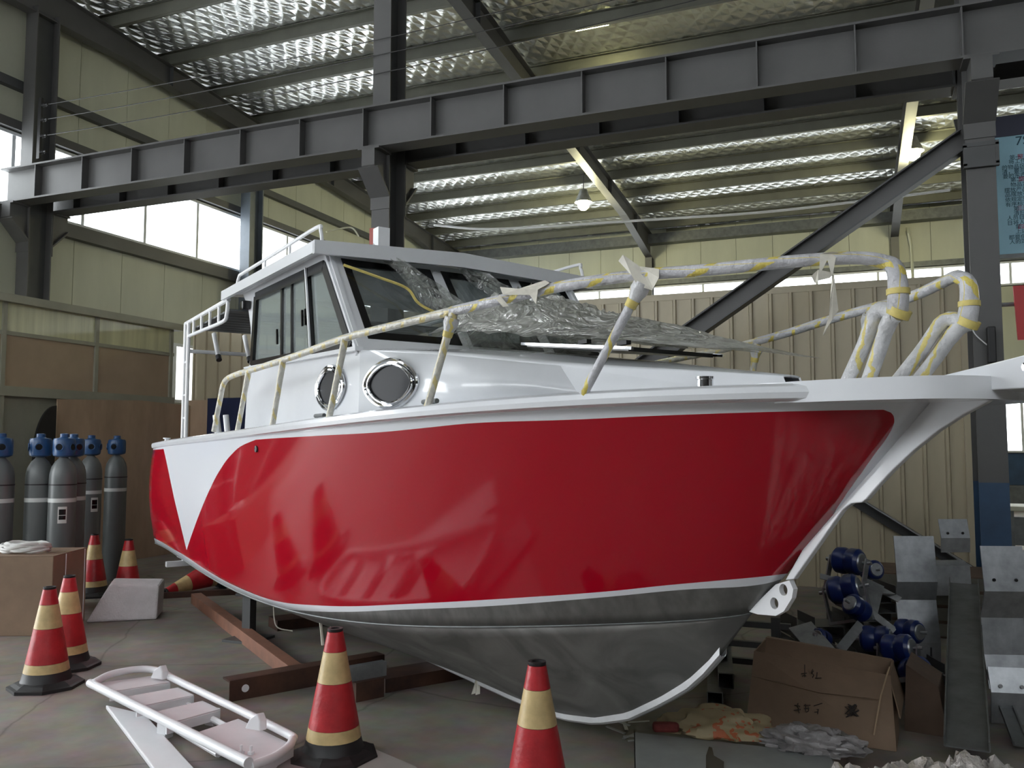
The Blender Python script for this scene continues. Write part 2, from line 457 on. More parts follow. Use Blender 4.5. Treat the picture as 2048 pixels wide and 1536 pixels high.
# ledges / girts on the gable wall
gz = float(atx(200, 245, XW)[2])
tag(MB().bx(XW, XW + .12, 6.2, 24.3, gz - .07, gz + .07).build('trim_1', M['steel_dk']), 'dark wall girt on the upper gable panels', kind='structure')
tag(MB().bx(XW, XW + .14, 6.2, 24.3, RZ0 - .24, RZ0 - .02).build('trim_2', M['steel']), 'grey sill beam under the gable ribbon window', kind='structure')
tag(MB().bx(XW, XW + .12, 6.2, 24.3, RZ1 + .02, RZ1 + .16).build('trim_3', M['steel']), 'grey lintel beam over the gable ribbon window', kind='structure')
tag(MB().bx(XW + .3, XE, YB - .35, YB - .02, zr(YB) - .30, zr(YB) - .02).build('trim_4', M['galv_dk']), 'dull grey eaves gutter beam along the back wall', kind='structure')
tag(MB().bx(XW + .3, XE, YB - .06, YB - .005, BZ1 + .02, BZ1 + .16).build('trim_5', M['galv_dk']), 'grey ledge above the back ribbon window', kind='structure')

# portals for daylight (they emit nothing, they only guide sampling)
#portal((XW - .15, 0.0, 2.6), (0, R(-90), 0), 5.2, 11.4)
#portal((XW - .15, 15.0, 5.85), (0, R(-90), 0), 1.2, 17.6)

# corrugated tan partition behind the boat ---------------------------------
PY, PT, PX0, PX1 = 10.4, 3.455, -9.55, 1.2
mb = MB().bx(PX0, PX1, PY + .03, PY + .07, 0, PT)
mb.bx(PX0, PX1, PY - .01, PY + .09, PT - .04, PT + .04)
wp = mb.build('wall_middle', M['tan'], origin=(-4, PY, 0))
tag(wp, 'tan corrugated sheet partition behind the boat', kind='structure')
STEP = .2285
prof = [(0, 0), (.012, -.028), (.036, -.028), (.048, 0), (STEP - .003, 0), (STEP - .003, .028), (0, .028)]
src = None; n = int((PX1 - PX0) / STEP)
for k in range(n):
    x = PX0 + k * STEP
    if src is None:
        q = MB().prism([(x + a, PY + b_, 0) for a, b_ in prof], (0, 0, PT - .04))
        src = q.build('panel', M['tan'], wp); x00 = x
    else:
        inst('panel', src, wp, (x - x00, 0, 0))
tag(MB().bx(PX1 - .05, PX1 + .02, PY - .05, PY + .08, 0, PT).build('trim_6', M['tan']), 'tan end post of the corrugated partition', kind='structure')

# office partition at left --------------------------------------------------
OX = -9.6
mb = MB()
mb.bx(OX - .10, OX + .10, 5.6, 10.12, 3.37, 3.47)                 # top ledge
mb.bx(OX - .06, OX + .06, 5.6, 10.02, 2.22, 2.34)                 # lower rail
mb.bx(OX - .03, OX + .03, 5.6, 10.02, 2.97, 3.02)                 # mid rail
for y_ in (5.6, 7.19, 8.56, 9.93): mb.bx(OX - .04, OX + .04, y_, y_ + .055, 0, 3.37)
mb.bx(OX - .04, OX - .02, 5.6, 9.98, 0, 2.22)                      # lower boarding
wo = mb.build('wall_office', mat('olive_grey_profile', (.34, .34, .27), .45, 0, .08, 2), origin=(OX, 8, 0))
tag(wo, 'glazed office partition with brown boards behind the gas cylinders', kind='structure')
M['frost'] = mat('yellowed_frosted_pane', (.66, .66, .42), .18, 0, .12, 1.2, .08, 6, stretch=(1, 6, .3))
M['brownpane'] = mat('brown_board_pane', (.42, .32, .225), .3, 0, .06, 1.5)
for ya, yb in ((5.66, 7.19), (7.25, 8.56), (8.62, 9.93)):
    MB().bx(OX - .01, OX + .01, ya, yb, 3.02, 3.37).build('pane', M['frost'], wo)
    MB().bx(OX - .01, OX + .01, ya, yb, 2.34, 2.97).build('panel', M['brownpane'], wo)
# a tall side window of the gable, seen through the gap beside the office
g0, g1 = atx(352, 745, XW)[1], atx(384, 745, XW)[1]
rw = empty('window_4', (XW, (g0 + g1) / 2, 2)); tag(rw, 'narrow bright window seen through the gap beside the office partition', kind='structure')
zz0, zz1 = float(atx(365, 800, XW)[2]), float(atx(365, 695, XW)[2])
q = MB().bx(XW + .005, XW + .04, g0 - .12, g1 + .5, zz1, zz1 + .06); q.bx(XW + .005, XW + .04, g0 - .12, g1 + .5, zz0 - .06, zz0)
q.bx(XW + .005, XW + .04, g0 - .12, g0 - .04, zz0, zz1); q.bx(XW + .005, XW + .04, g1 + .44, g1 + .5, zz0, zz1); q.build('frame', M['alu_white'], rw)
MB().bx(XW + .008, XW + .02, g0 - .04, g1 + .44, zz0, zz1).build('pane', emis('daylight_glow_pane', (.95, .98, 1.0), 3.0), rw)  # pane glows by itself in place of daylight; the wall behind is closed

# steel columns ---------------------------------------------------------------
def column(x, label, yw=.40, fw=.25, clamp=False):
    root = empty('steel_column', (x, YC, 0)); tag(root, label, 'column', 'columns along the crane runway')
    top = zr(YC) - .42
    for ya, nm in ((YC - yw / 2, 'flange'), (YC + yw / 2 - .018, 'flange')):
        MB().bx(x - fw / 2, x + fw / 2, ya, ya + .018, 1.27, top).build(nm, M['steel'], root)
        MB().bx(x - fw / 2, x + fw / 2, ya, ya + .018, 0.026, 1.27).build('painted_foot', M['blue_paint'], root)
    MB().bx(x - .007, x + .007, YC - yw / 2 + .019, YC + yw / 2 - .019, 0.026, top).build('web', M['steel_dk'], root)
    MB().bx(x - .2, x + .2, YC - .28, YC + .28, 0, .025).build('base_plate', M['steel_dk'], root)
    # corbels on both sides carrying the crane girders
    for sgn in (-1, 1):
        y0 = YC + sgn * yw / 2; y1 = YC + sgn * .50
        q = MB()
        q.prism([(x - .09, y0, 5.25), (x - .09, y1, 5.25), (x - .09, y1, 5.02), (x - .09, y0, 4.72)], (.18, 0, 0))
        q.bx(x - .15, x + .15, min(y0, y1), max(y0, y1), 5.225, 5.25)
        a, b_ = Vector((x, y0, 4.70)), Vector((x, y1, 5.0))
        q.bar(a, b_, .28, .022)
        q.bx(x - .135, x + .135, min(y0, y0 + sgn * .014), max(y0, y0 + sgn * .014), 4.55, 5.224)
        q.build('corbel', M['steel'], root)
    if not clamp: return root
    q = MB().bx(x - .12, x + .12, YC - yw / 2 - .045, YC - yw / 2 - .001, 4.30, 4.46)
    for z_ in (4.48, 4.28): q.bx(x - .15, x + .15, YC - yw / 2 - .05, YC - yw / 2 - .001, z_ - .02, z_ + .02)
    q.bx(x - .15, x - .12, YC - yw / 2 - .05, YC - yw / 2 - .001, 4.28, 4.48); q.bx(x + .12, x + .15, YC - yw / 2 - .05, YC - yw / 2 - .001, 4.28, 4.48)
    q.build('clamp', M['steel_dk'], root)
    return root
column(COLX[0], 'tall grey steel column at the far left by the gable wall')
column(COLX[1], 'grey steel column rising behind the boat cabin')
column(COLX[2], 'grey steel column with blue foot at right beside the blue notice', clamp=True)
# crane girders
def girder(yc, label):
    root = empty('crane_girder', (-1, yc, 5.25)); tag(root, label, 'girder', 'crane runway girders')
    x0, x1 = XW + .1, XE - .2
    MB().bx(x0, x1, yc - .135, yc + .135, 5.25, 5.275).build('bottom_flange', M['steel'], root)
    MB().bx(x0, x1, yc - .135, yc + .135, 5.755, 5.78).build('top_flange', M['steel'], root)
    MB().bx(x0, x1, yc - .007, yc + .007, 5.275, 5.755).build('web', M['steel'], root)
    MB().bx(x0, x1, yc - .03, yc + .03, 5.781, 5.83).build('rail', M['steel_dk'], root)
    src = None; k = 0; x = 1.08
    xs = [1.08 - .936 * i for i in range(14)] + [1.08 + .936 * i for i in range(1, 8)]
    for x in xs:
        if src is None:
            q = MB()
            for sg in (-1, 1): q.bx(x - .007, x + .007, yc + sg * .008, yc + sg * .125, 5.275, 5.755)
            src = q.build('stiffener', M['steel_dk'] if yc > YC else M['steel'], root); xr = x
        else: inst('stiffener', src, root, (x - xr, 0, 0))
girder(8.86, 'long grey crane girder on the near side of the columns')
girder(9.54, 'darker crane girder behind the columns, seen under the near one')
# roof rafters
for i, (x, lb) in enumerate(zip(COLX, ('sloping rafter against the left gable wall', 'sloping rafter above the column behind the cabin', 'sloping rafter at right beside the hanging lamp', 'sloping rafter beyond the right edge'))):
    if i == 3: continue
    root = empty('roof_rafter', (x, YC, zr(YC) - .45)); tag(root, lb, 'rafter', 'roof rafters')
    for sg, yend in ((1, YB - .03), (-1, YN + .03)):
        ys = [YC, YC + sg * 1.6, yend - sg * 3.2, yend]
        dp = [.52, .40, .40, .72]
        low = [(y, zr(y) - d_) for y, d_ in zip(ys, dp)]
        poly = [(x - .005, y, zr(y)) for y in ys[::3]] + [(x - .005, y, z) for y, z in low[::-1]]
        MB().prism(poly, (.01, 0, 0)).build('web', M['steel'], root)
        MB().bar((x, YC, zr(YC) - .007), (x, yend, zr(yend) - .007), .2, .014).build('top_flange', M['steel'], root)
        q = MB()
        for k in range(3): q.bar((x, low[k][0], low[k][1]), (x, low[k + 1][0], low[k + 1][1]), .2, .014)
        q.build('bottom_flange', M['steel'], root)
        for k in range(1, 6):
            y = YC + sg * k * 2.65
            d_ = np.interp(abs(y - YC), [0, 1.6, abs(yend - YC) - 3.2, abs(yend - YC)], dp)
            MB().bx(x - .09, x + .09, y - .005, y + .005, zr(y) - d_ + .01, zr(y) - .012).build('stiffener', M['steel_dk'], root)
    if i:   # stub column at the back wall
        q = MB().bx(x - .1, x + .1, YB - .3, YB - .28, 0, zr(YB) - .7); q.bx(x - .1, x + .1, YB - .06, YB - .04, 0, zr(YB) - .7); q.bx(x - .005, x + .005, YB - .28, YB - .06, 0, zr(YB) - .7)
        q.build('leg', M['steel'], root)
# purlins
ords = ['first', 'second', 'third', 'fourth', 'fifth', 'sixth', 'seventh', 'eighth', 'ninth', 'tenth', 'eleventh']
for k in range(-1, 10):
    y = 11.77 + 1.335 * k
    if y > YB - .2: break
    z = zr(y)
    q = MB().bx(XW + .02, XE - .05, y - .006, y + .006, z, z + .205)
    q.bx(XW + .02, XE - .05, y, y + .075, z, z + .012); q.bx(XW + .02, XE - .05, y - .075, y, z + .195, z + .207)
    q.bx(XW + .02, XE - .05, y + .063, y + .075, z, z + .03)
    single('roof_purlin', q, M['purlin'], 'long steel roof purlin, %s from the ridge towards the back wall' % ords[k + 1], 'purlin', 'roof purlins')
# gable post, eave of the gable rafter, diagonal brace
q = MB().bx(-11.72, -11.48, 14.02, 14.05, 0, zr(14) - .4); q.bx(-11.72, -11.48, 14.42, 14.45, 0, zr(14) - .4); q.bx(-11.61, -11.59, 14.05, 14.42, 0, zr(14) - .4)
single('gable_post', q, mat('blue_grey_steel', (.14, .165, .195), .4, .1, .08), 'blue-grey steel post in front of the gable ribbon window', 'column')
A, Bq = aty(1935, 275, YC), aty(1315, 712, YC)
d = (Bq - A) / np.linalg.norm(Bq - A)
E0 = A + d * .02; E1 = A + d * ((A[0] + 5.12) / -d[0])
root = empty('diagonal_brace', tuple(E1)); tag(root, 'dark diagonal steel brace from the right column down behind the bow', 'brace')
dn = Vector(d); up = Vector((0, 1, 0)).cross(dn); up.normalize()
MB().bar(E0 + np.array(up) * .09, E1 + np.array(up) * .09, .2, .016, up=up).build('flange', M['steel_dk'], root)
MB().bar(E0 - np.array(up) * .09, E1 - np.array(up) * .09, .2, .016, up=up).build('flange', M['steel_dk'], root)
MB().bar(E0, E1, .012, .17, up=up).build('web', M['steel'], root)
# lamps
def lamp(P, label, power, bare=False):
    x, y, z = P
    root = empty('high_bay_lamp', (x, y, z)); tag(root, label, 'lamp', 'lamps under the roof')
    r_ = .15
    MB().lathe([(.02, r_ * .95), (r_ * .5, r_ * .87), (r_ * .87, r_ * .5), (r_, 0), (r_ * .87, -r_ * .5), (r_ * .5, -r_ * .87), (.02, -r_ * .98)], 18, (x, y, z)).build('bulb', emis('warm_lamp_glow', (1.0, .96, .50), 30), root, smooth=True)
    if not bare:
        MB().lathe([(.04, .36), (.08, .35), (.13, .22), (.22, .05), (.225, .05), (.14, .225), (.09, .37), (.04, .38)], 20, (x, y, z)).build('shade', M['galv'], root, smooth=True)
    else:
        MB().lathe([(.04, .14), (.06, .15), (.06, .24), (.02, .25)], 14, (x, y, z)).build('cap', M['galv'], root, smooth=True)
    MB().tube([(x, y, z + (.25 if bare else .37)), (x, y, zr(y) + .2)], .012, 8).build('hanger', M['steel_dk'], root)
    d_ = bpy.data.lights.new('lamp_light', 'POINT'); d_.energy = power; d_.color = (1, .94, .55); d_.shadow_soft_size = .15
    o = bpy.data.objects.new('lamp_light', d_); o.location = (0, 0, -.17); link(o, root)
lamp(depy(1167, 409, 20.5), 'glowing yellow high bay lamp left of the middle rafter', 280)
lamp(depy(1826, 308, 17.6), 'glowing yellow high bay lamp beside the diagonal brace at right', 280)
ly = 13.33; lz = zr(ly) + .12; lx = float(aty(1185, 118, ly)[0])
root = empty('batten_lamp', (lx, ly, lz)); tag(root, 'batten lamp tucked behind a purlin, lighting the foil yellow above the girder', 'lamp', 'lamps under the roof')
MB().tube([(lx - .28, ly, lz), (lx + .28, ly, lz)], .032, 10).build('tube', emis('yellow_tube_glow', (1.0, .93, .45), 75), root, smooth=True)
MB().bx(lx - .32, lx + .32, ly - .03, ly + .03, lz + .05, lz + .085).build('batten', M['galv'], root)
for s_ in (-1, 1): MB().bx(lx + s_ * .30 - .012, lx + s_ * .30 + .012, ly - .025, ly + .025, lz - .035, lz + .05).build('end_cap', M['galv'], root)
# cables strung over the girder, white hose under the far roof
for i, (za, zb, lb) in enumerate(((6.78, 7.02, 'topmost of the thin wires strung above the crane girder'), (6.55, 6.85, 'middle thin wire strung above the crane girder'), (6.30, 6.62, 'lowest thin wire strung above the crane girder'))):
    pts = [(-11.2 + 12.3 * k / 16, 8.98, za + (zb - za) * k / 16 - .16 * (1 - (2 * k / 16 - 1) ** 2)) for k in range(17)]
    single('overhead_wire', MB().tube(pts, .006, 5), M['black_rub'], lb, 'wire', 'wires above the girder')
q = MB()
for z_ in (6.3, 6.55, 6.78, 6.05): q.lathe([(.02, 0), (.035, .02), (.02, .04), (.035, .06), (.02, .08), (.02, .12)], 8, (-11.3, 8.98, z_), Matrix.Rotation(R(90), 3, 'Y'))
q.bx(-11.36, -11.3, 8.96, 9.0, 5.95, 6.9)
single('insulator_rack', q, M['black_rub'], 'dark insulator rack on the left steel column', 'insulator')
pts = [aty(px, py, 18.0) for px, py in ((868, 450), (960, 458), (1060, 455), (1170, 448), (1340, 437), (1520, 425), (1700, 405), (1900, 380))]
single('white_hose', MB().tube(spline(pts, 4), .028, 6), M['white_satin'], 'white hose sagging across the roof behind the girder', 'hose')
q = MB().tube([aty(1815, 455, 24.2), aty(1822, 490, 24.2), aty(1826, 560, 24.2), (aty(1826, 560, 24.2)[0], 24.2, 0)], .04, 8)
single('drain_pipe', q, M['cream'], 'thin pale drain pipe on the back wall beside the right rafter', 'pipe')
# ================================================================== THE BOAT
# boat axes: u forward along the keel (0 at the stem head), v to starboard, z up from the floor
_a = R(33.5); _dB = 2.93
_bc = (math.sin(_a), -math.cos(_a))
def _toW(c): return np.array([c[0] * _cy - c[1] * _sy, c[0] * _sy + c[1] * _cy])
BD = _toW(_bc); SD = _toW((_bc[1], -_bc[0])); BO = _toW(((1900 - 1024) / FPX * _dB, _dB))
def bw(u, v, z): q = BO + BD * u + SD * v; return (q[0], q[1], z)
def bproj(u, v, z): return proj(bw(u, v, z))
def to_uvz(P): d_ = P[:2] - BO; return np.array([d_ @ BD, d_ @ SD, P[2]])
def on_v(px, py, v):
    r = ray(px, py); P0 = BO + SD * v; t = (P0 @ SD) / (r[:2] @ SD); return to_uvz(EYE + r * t)
def on_u(px, py, u):
    r = ray(px, py); P0 = BO + BD * u; t = (P0 @ BD) / (r[:2] @ BD); return to_uvz(EYE + r * t)
def on_f(px, py, vf, t0=2.0, t1=14.0):
    """point of the pixel ray whose v equals vf(u), nearest the eye"""
    r = ray(px, py); prev = None
    for k in range(600):
        t = t0 + (t1 - t0) * k / 599; q = to_uvz(EYE + r * t); e = q[1] - vf(q[0])
        if prev is not None and prev[1] * e <= 0:
            ta, ea = prev; f_ = ea / (ea - e + 1e-12); return to_uvz(EYE + r * (ta + (t - ta) * f_))
        prev = (t, e)
    return q
def L3(u, v, z): return (u, -v, z)
boat = empty('motor_boat', (BO[0], BO[1], 0), math.atan2(BD[1], BD[0]), local=True)
tag(boat, 'red and white aluminium cabin boat with film-wrapped bow rail', 'boat')

def pw(tab, x):
    xs, ys = zip(*tab); return float(np.interp(x, xs, ys))
GPX = [(250, 893), (299, 887), (359, 876), (500, 857), (633, 834), (860, 808.6), (940, 803), (1159, 785), (1460, 770), (1688, 764), (1790, 766), (1900, 770), (1950, 770)]
CPX = [(250, 1050), (285, 1071), (338, 1100), (369, 1119), (419, 1154), (481, 1188), (544, 1208), (600, 1228), (640, 1236), (700, 1243), (800, 1250), (900, 1254), (1072, 1254), (1262, 1248), (1369, 1240), (1503, 1229), (1560, 1226)]
def zsolve(u, v, tab):
    lo, hi = -1.0, 4.0
    for _ in range(40):
        z = (lo + hi) / 2; x, y = bproj(u, v, z)
        if y > pw(tab, x): lo = z
        else: hi = z
    return z
UST, UCH = -7.1, -.9
EXP = 1.25
def vgu(u):
    x = min(1, max(0, (u + 4.7) / 4.7)); return 1.25 * (1 - x ** 3.0) ** .625
def ug(k): return UST * max(0, 1 - k) ** EXP
def uc(k): return UCH + (UST - .08 - UCH) * max(0, 1 - k) ** EXP
def kg(u): return 1 - (min(0, u) / UST) ** (1 / EXP)
def vc(k):
    x = min(1, max(0, (uc(k) + 6.6) / (6.6 + UCH))); return 1.20 * (1 - x ** 2.3) ** .85
NT = 72
KS = [i / NT for i in range(NT + 1)]
_g = [zsolve(ug(k), vgu(ug(k)), GPX) for k in KS]
_c = [zsolve(uc(k), vc(k), CPX) for k in KS]
pg = np.polyfit(KS, _g, 5); pc = np.polyfit(KS, _c, 6)       # fair the lines
def G(k): return np.array([ug(k), vgu(ug(k)), float(np.polyval(pg, k))])
def C(k): return np.array([uc(k), vc(k), float(np.polyval(pc, k))])
print('GZ', [round(x, 2) for x in _g[::6]], 'CZ', [round(x, 2) for x in _c[::6]])
KEEL = [(-7.3, .125), (-5, .12), (-3.12, .112), (-2.77, .11), (-2.46, .113), (-2.22, .13), (-1.94, .18), (-1.68, .27), (-1.43, .41), (-1.26, .52), (-1.11, .65), (-.9, .90)]
def zk(u): return pw(KEEL, u)
def S(k, q):      # starboard topside: k along, q from sheer to chine
    a, b_ = G(k), C(k); p = a * (1 - q) + b_ * q
    bul = (.05 * (1 - k) - .05 * math.sin(math.pi * min(1, max(0, k - .35) / .62))) * math.sin(math.pi * q)
    p = p.copy(); p[1] = max(0, p[1] + bul); return p
# hull livery: curves measured on the photo, carried over to the hull's own (k, q)
_K, _Q = np.linspace(0, 1, 241), np.linspace(0, 1.0, 81)
_grid = np.array([[bproj(*S(k, q)) for q in _Q] for k in _K])
def inv(px, py):
    d2 = (_grid[..., 0] - px) ** 2 + (_grid[..., 1] - py) ** 2
    i, j = np.unravel_index(np.argmin(d2), d2.shape); k, q = _K[i], _Q[j]
    for _ in range(12):
        p0 = np.array(bproj(*S(k, q))); h_ = 1e-3
        J = np.array([(np.array(bproj(*S(k + h_, q))) - p0) / h_, (np.array(bproj(*S(k, q + h_))) - p0) / h_]).T
        try: dk = np.linalg.solve(J, np.array([px, py]) - p0)
        except Exception: break
        k += float(np.clip(dk[0], -.05, .05)); q += float(np.clip(dk[1], -.05, .05)); k = min(max(k, -.05), 1.02)
    return k, q
top_px = [(308, 900), (328, 898), (516, 879), (640, 871), (771, 863), (860, 854), (940, 846), (1153, 838), (1300, 831), (1460, 825), (1600, 821), (1764, 818)]
bot_px = [(300, 1072), (338, 1092), (369, 1110), (419, 1143), (481, 1176), (560, 1203), (630, 1210), (704, 1212), (797, 1208), (900, 1203), (1000, 1197), (1212, 1182), (1369, 1166), (1540, 1150), (1575, 1147)]
edge_px = [(338, 1102), (369, 1122), (419, 1157), (481, 1190), (544, 1212), (629, 1222), (704, 1223), (797, 1219), (1000, 1210), (1212, 1193), (1369, 1178), (1540, 1164), (1575, 1160)]
end_px = [(1764, 818), (1778, 822), (1787, 834), (1784, 852), (1740, 918), (1680, 1004), (1620, 1088), (1582, 1143)]
nl_px = [(328, 898), (339, 948), (350, 1000), (362, 1050), (374, 1100)]
nr_px = [(516, 879), (487, 890), (465, 908), (441, 940), (420, 980), (400, 1027), (387, 1062), (374, 1100)]
def by_k(lst): return sorted(inv(*p) for p in lst)
def by_q(lst): return sorted((q, k) for k, q in (inv(*p) for p in lst))
def hull_mat():
    m, N, L, P = new_mat('red_and_white_hull_paint')
    P.inputs['Roughness'].default_value = .09; P.inputs['Coat Weight'].default_value = .25; P.inputs['Coat Roughness'].default_value = .04
    uvn = N.new('ShaderNodeUVMap'); uvn.uv_map = 'UVMap'
    sp = N.new('ShaderNodeSeparateXYZ'); L.new(uvn.outputs[0], sp.inputs[0])
    def fcurve(src, pts):
        n = N.new('ShaderNodeFloatCurve'); c = n.mapping.curves[0]
        n.mapping.clip_min_x, n.mapping.clip_max_x, n.mapping.clip_min_y, n.mapping.clip_max_y = -1, 2, -1, 2
        n.mapping.use_clip = False; n.mapping.extend = 'HORIZONTAL'
        c.points[0].location = pts[0]; c.points[1].location = pts[-1]
        for p in pts[1:-1]: c.points.new(*p)
        for p in c.points: p.handle_type = 'AUTO'
        n.mapping.update(); L.new(src, n.inputs['Value']); return n.outputs[0]
    K_, Q_ = sp.outputs[0], sp.outputs[1]
    def cmp(op, a, b_):
        n = N.new('ShaderNodeMath'); n.operation = op
        for i, x in enumerate((a, b_)):
            if isinstance(x, float): n.inputs[i].default_value = x
            else: L.new(x, n.inputs[i])
        return n.outputs[0]
    top = cmp('GREATER_THAN', Q_, fcurve(K_, by_k(top_px)))
    bot = cmp('LESS_THAN', Q_, fcurve(K_, by_k(bot_px)))
    fwd = cmp('LESS_THAN', K_, fcurve(Q_, by_q(end_px)))
    nt = cmp('MULTIPLY', cmp('GREATER_THAN', K_, fcurve(Q_, by_q(nl_px))), cmp('LESS_THAN', K_, fcurve(Q_, by_q(nr_px))))
    nt = cmp('MULTIPLY', nt, cmp('LESS_THAN', Q_, float(inv(374, 1100)[1])))
    red = cmp('MULTIPLY', cmp('MULTIPLY', top, bot), cmp('MULTIPLY', fwd, cmp('SUBTRACT', 1.0, nt)))
    bare = cmp('GREATER_THAN', Q_, fcurve(K_, by_k(edge_px)))
    mx = N.new('ShaderNodeMix'); mx.data_type = 'RGBA'
    mx.inputs[6].default_value = (.80, .82, .86, 1); mx.inputs[7].default_value = (.42, .003, .016, 1); L.new(red, mx.inputs[0])
    tc = N.new('ShaderNodeTexCoord'); mp = N.new('ShaderNodeMapping'); mp.inputs['Scale'].default_value = (9, 9, .35); L.new(tc.outputs['Object'], mp.inputs[0])
    n1 = N.new('ShaderNodeTexNoise'); n1.inputs['Scale'].default_value = 2; n1.inputs['Detail'].default_value = 6; L.new(mp.outputs[0], n1.inputs['Vector'])
    rp = N.new('ShaderNodeValToRGB'); rp.color_ramp.elements[0].position = .35; rp.color_ramp.elements[1].position = .75
    rp.color_ramp.elements[0].color = (.20, .20, .195, 1); rp.color_ramp.elements[1].color = (.30, .30, .29, 1); L.new(n1.outputs['Fac'], rp.inputs[0])
    m2 = N.new('ShaderNodeMix'); m2.data_type = 'RGBA'; L.new(bare, m2.inputs[0]); L.new(mx.outputs[2], m2.inputs[6]); L.new(rp.outputs[0], m2.inputs[7])
    L.new(m2.outputs[2], P.inputs['Base Color'])
    ro = N.new('ShaderNodeMapRange'); ro.inputs[3].default_value = .09; ro.inputs[4].default_value = .5; L.new(bare, ro.inputs[0]); L.new(ro.outputs[0], P.inputs['Roughness'])
    me_ = N.new('ShaderNodeMapRange'); me_.inputs[3].default_value = 0; me_.inputs[4].default_value = .65; L.new(bare, me_.inputs[0]); L.new(me_.outputs[0], P.inputs['Metallic'])
    ct = N.new('ShaderNodeMapRange'); ct.inputs[3].default_value = .25; ct.inputs[4].default_value = 0; L.new(bare, ct.inputs[0]); L.new(ct.outputs[0], P.inputs['Coat Weight'])
    return m
HM = hull_mat()
NQ = 18
for sg, lb in ((1, 'starboard topside, red with a white V near the stern'), (-1, 'port topside')):
    mb = MB(); mb.uv = []
    rows = []
    for k in KS:
        row = []
        for j in range(NQ + 1):
            p = S(k, j / NQ); row.append(L3(p[0], sg * p[1], p[2])); mb.uv.append((k, j / NQ))
        rows.append(row)
    mb.grid(rows)
    o = mb.build('hull_side', HM, boat, smooth=True, solid=.008); o['label'] = lb
def alu_mat():
    m, N, L, P = new_mat('smeared_bare_aluminium')
    P.inputs['Metallic'].default_value = .6; P.inputs['Roughness'].default_value = .48
    tc = N.new('ShaderNodeTexCoord')
    n1 = N.new('ShaderNodeTexNoise'); n1.inputs['Scale'].default_value = 2.6; n1.inputs['Detail'].default_value = 7; n1.inputs['Distortion'].default_value = 1.5
    L.new(tc.outputs['Object'], n1.inputs['Vector'])
    rp = N.new('ShaderNodeValToRGB'); e = rp.color_ramp.elements
    e[0].position = .35; e[0].color = (.17, .172, .168, 1); e[1].position = .72; e[1].color = (.33, .33, .32, 1)
    L.new(n1.outputs['Fac'], rp.inputs[0]); L.new(rp.outputs[0], P.inputs['Base Color'])
    return m
M['alu'] = alu_mat()
for sg in (1, -1):
    rows = []
    for k in KS:
        c = C(k); row = []
        for j in range(11):
            q = j / 10; v = c[1] * (1 - q); z = c[2] * (1 - q) + zk(c[0]) * q
            z -= .035 * math.sin(math.pi * q) * (1 - k)          # slight convexity
            row.append(L3(c[0], sg * v, z))
        rows.append(row)
    o = MB().grid(rows).build('hull_bottom', M['alu'], boat, smooth=True, solid=.008)
    if sg > 0: o['label'] = 'bare grey aluminium bottom'
# chine strake, weld lip along the lower edge of the side
for sg in (1, -1):
    MB().tube([L3(C(k)[0], sg * (C(k)[1] + .004), C(k)[2]) for k in KS], .006, 6).build('chine_strake', M['galv_dk'], boat, smooth=True)
# keel bar
us = np.linspace(-7.1, -1.06, 60)
q = MB()
rows = [[L3(u, v, zk(u) + dz) for v, dz in ((.02, .03), (.022, -.012), (.012, -.022), (-.012, -.022), (-.022, -.012), (-.02, .03))] for u in us]
q.grid(rows); q.build('keel_bar', mat('bright_keel_bar', (.62, .63, .64), .35, .5, .08, 6), boat, smooth=False, solid=.004)
# transom
a, c = G(0), C(0)
poly = [L3(a[0], a[1], a[2] - .02), L3(c[0], c[1], c[2]), L3(c[0], 0, zk(c[0])), L3(c[0], -c[1], c[2]), L3(a[0], -a[1], a[2] - .02)]
MB().prism(poly, (.03, 0, 0)).build('transom', mat('red_transom_paint', (.37, .005, .02), .2, 0, .03, 2, coat=.4), boat)
# gunwale cap
for sg in (1, -1):
    rows = []
    for k in KS:
        g = G(k); t = G(min(1, k + .01)) - G(max(0, k - .01)); nrm = np.array([-t[1], t[0], 0]); nrm /= np.linalg.norm(nrm[:2]) + 1e-9
        if nrm[1] < 0: nrm = -nrm
        row = []
        for ang in range(0, 360, 30):
            ca, sa = math.cos(R(ang)), math.sin(R(ang))
            rr = .045 * (1 if abs(ca) < .9 else 1.0)
            p = g + nrm * (ca * .042 - .012) + np.array([0, 0, -.03 + .031 * math.copysign(abs(sa) ** .6, sa)])
            row.append(L3(p[0], sg * max(p[1], -.02), p[2]))
        row.append(row[0]); rows.append(row)
    MB().grid(rows).build('gunwale', M['white'], boat, smooth=True)
# decks
def deck_strip(k0, k1, inner, nm):
    for sg in (1, -1):
        rows = []
        for k in np.linspace(k0, k1, 40):
            g = G(k); rows.append([L3(g[0], sg * g[1], g[2] - .03), L3(g[0], sg * min(inner(g[0]), g[1]), g[2] - .025)])
        MB().grid(rows).build(nm, M['white'], boat, solid=.01)
deck_strip(kg(-5.2), 1.0, lambda u: 0.0, 'foredeck')
deck_strip(0, kg(-5.1), lambda u: 1.02, 'side_deck')
kk = [k for k in KS if k <= kg(-5.0)]
q = MB()
for sg in (1, -1): q.grid([[L3(G(k)[0], sg * 1.02, G(k)[2] - .03), L3(G(k)[0], sg * 1.0, .95)] for k in kk])
q.build('cockpit_lining', M['white_satin'], boat, solid=.01)
MB().bx(-7.05, -5.05, -1.02, 1.02, .93, .95).build('cockpit_sole', M['galv_dk'], boat)

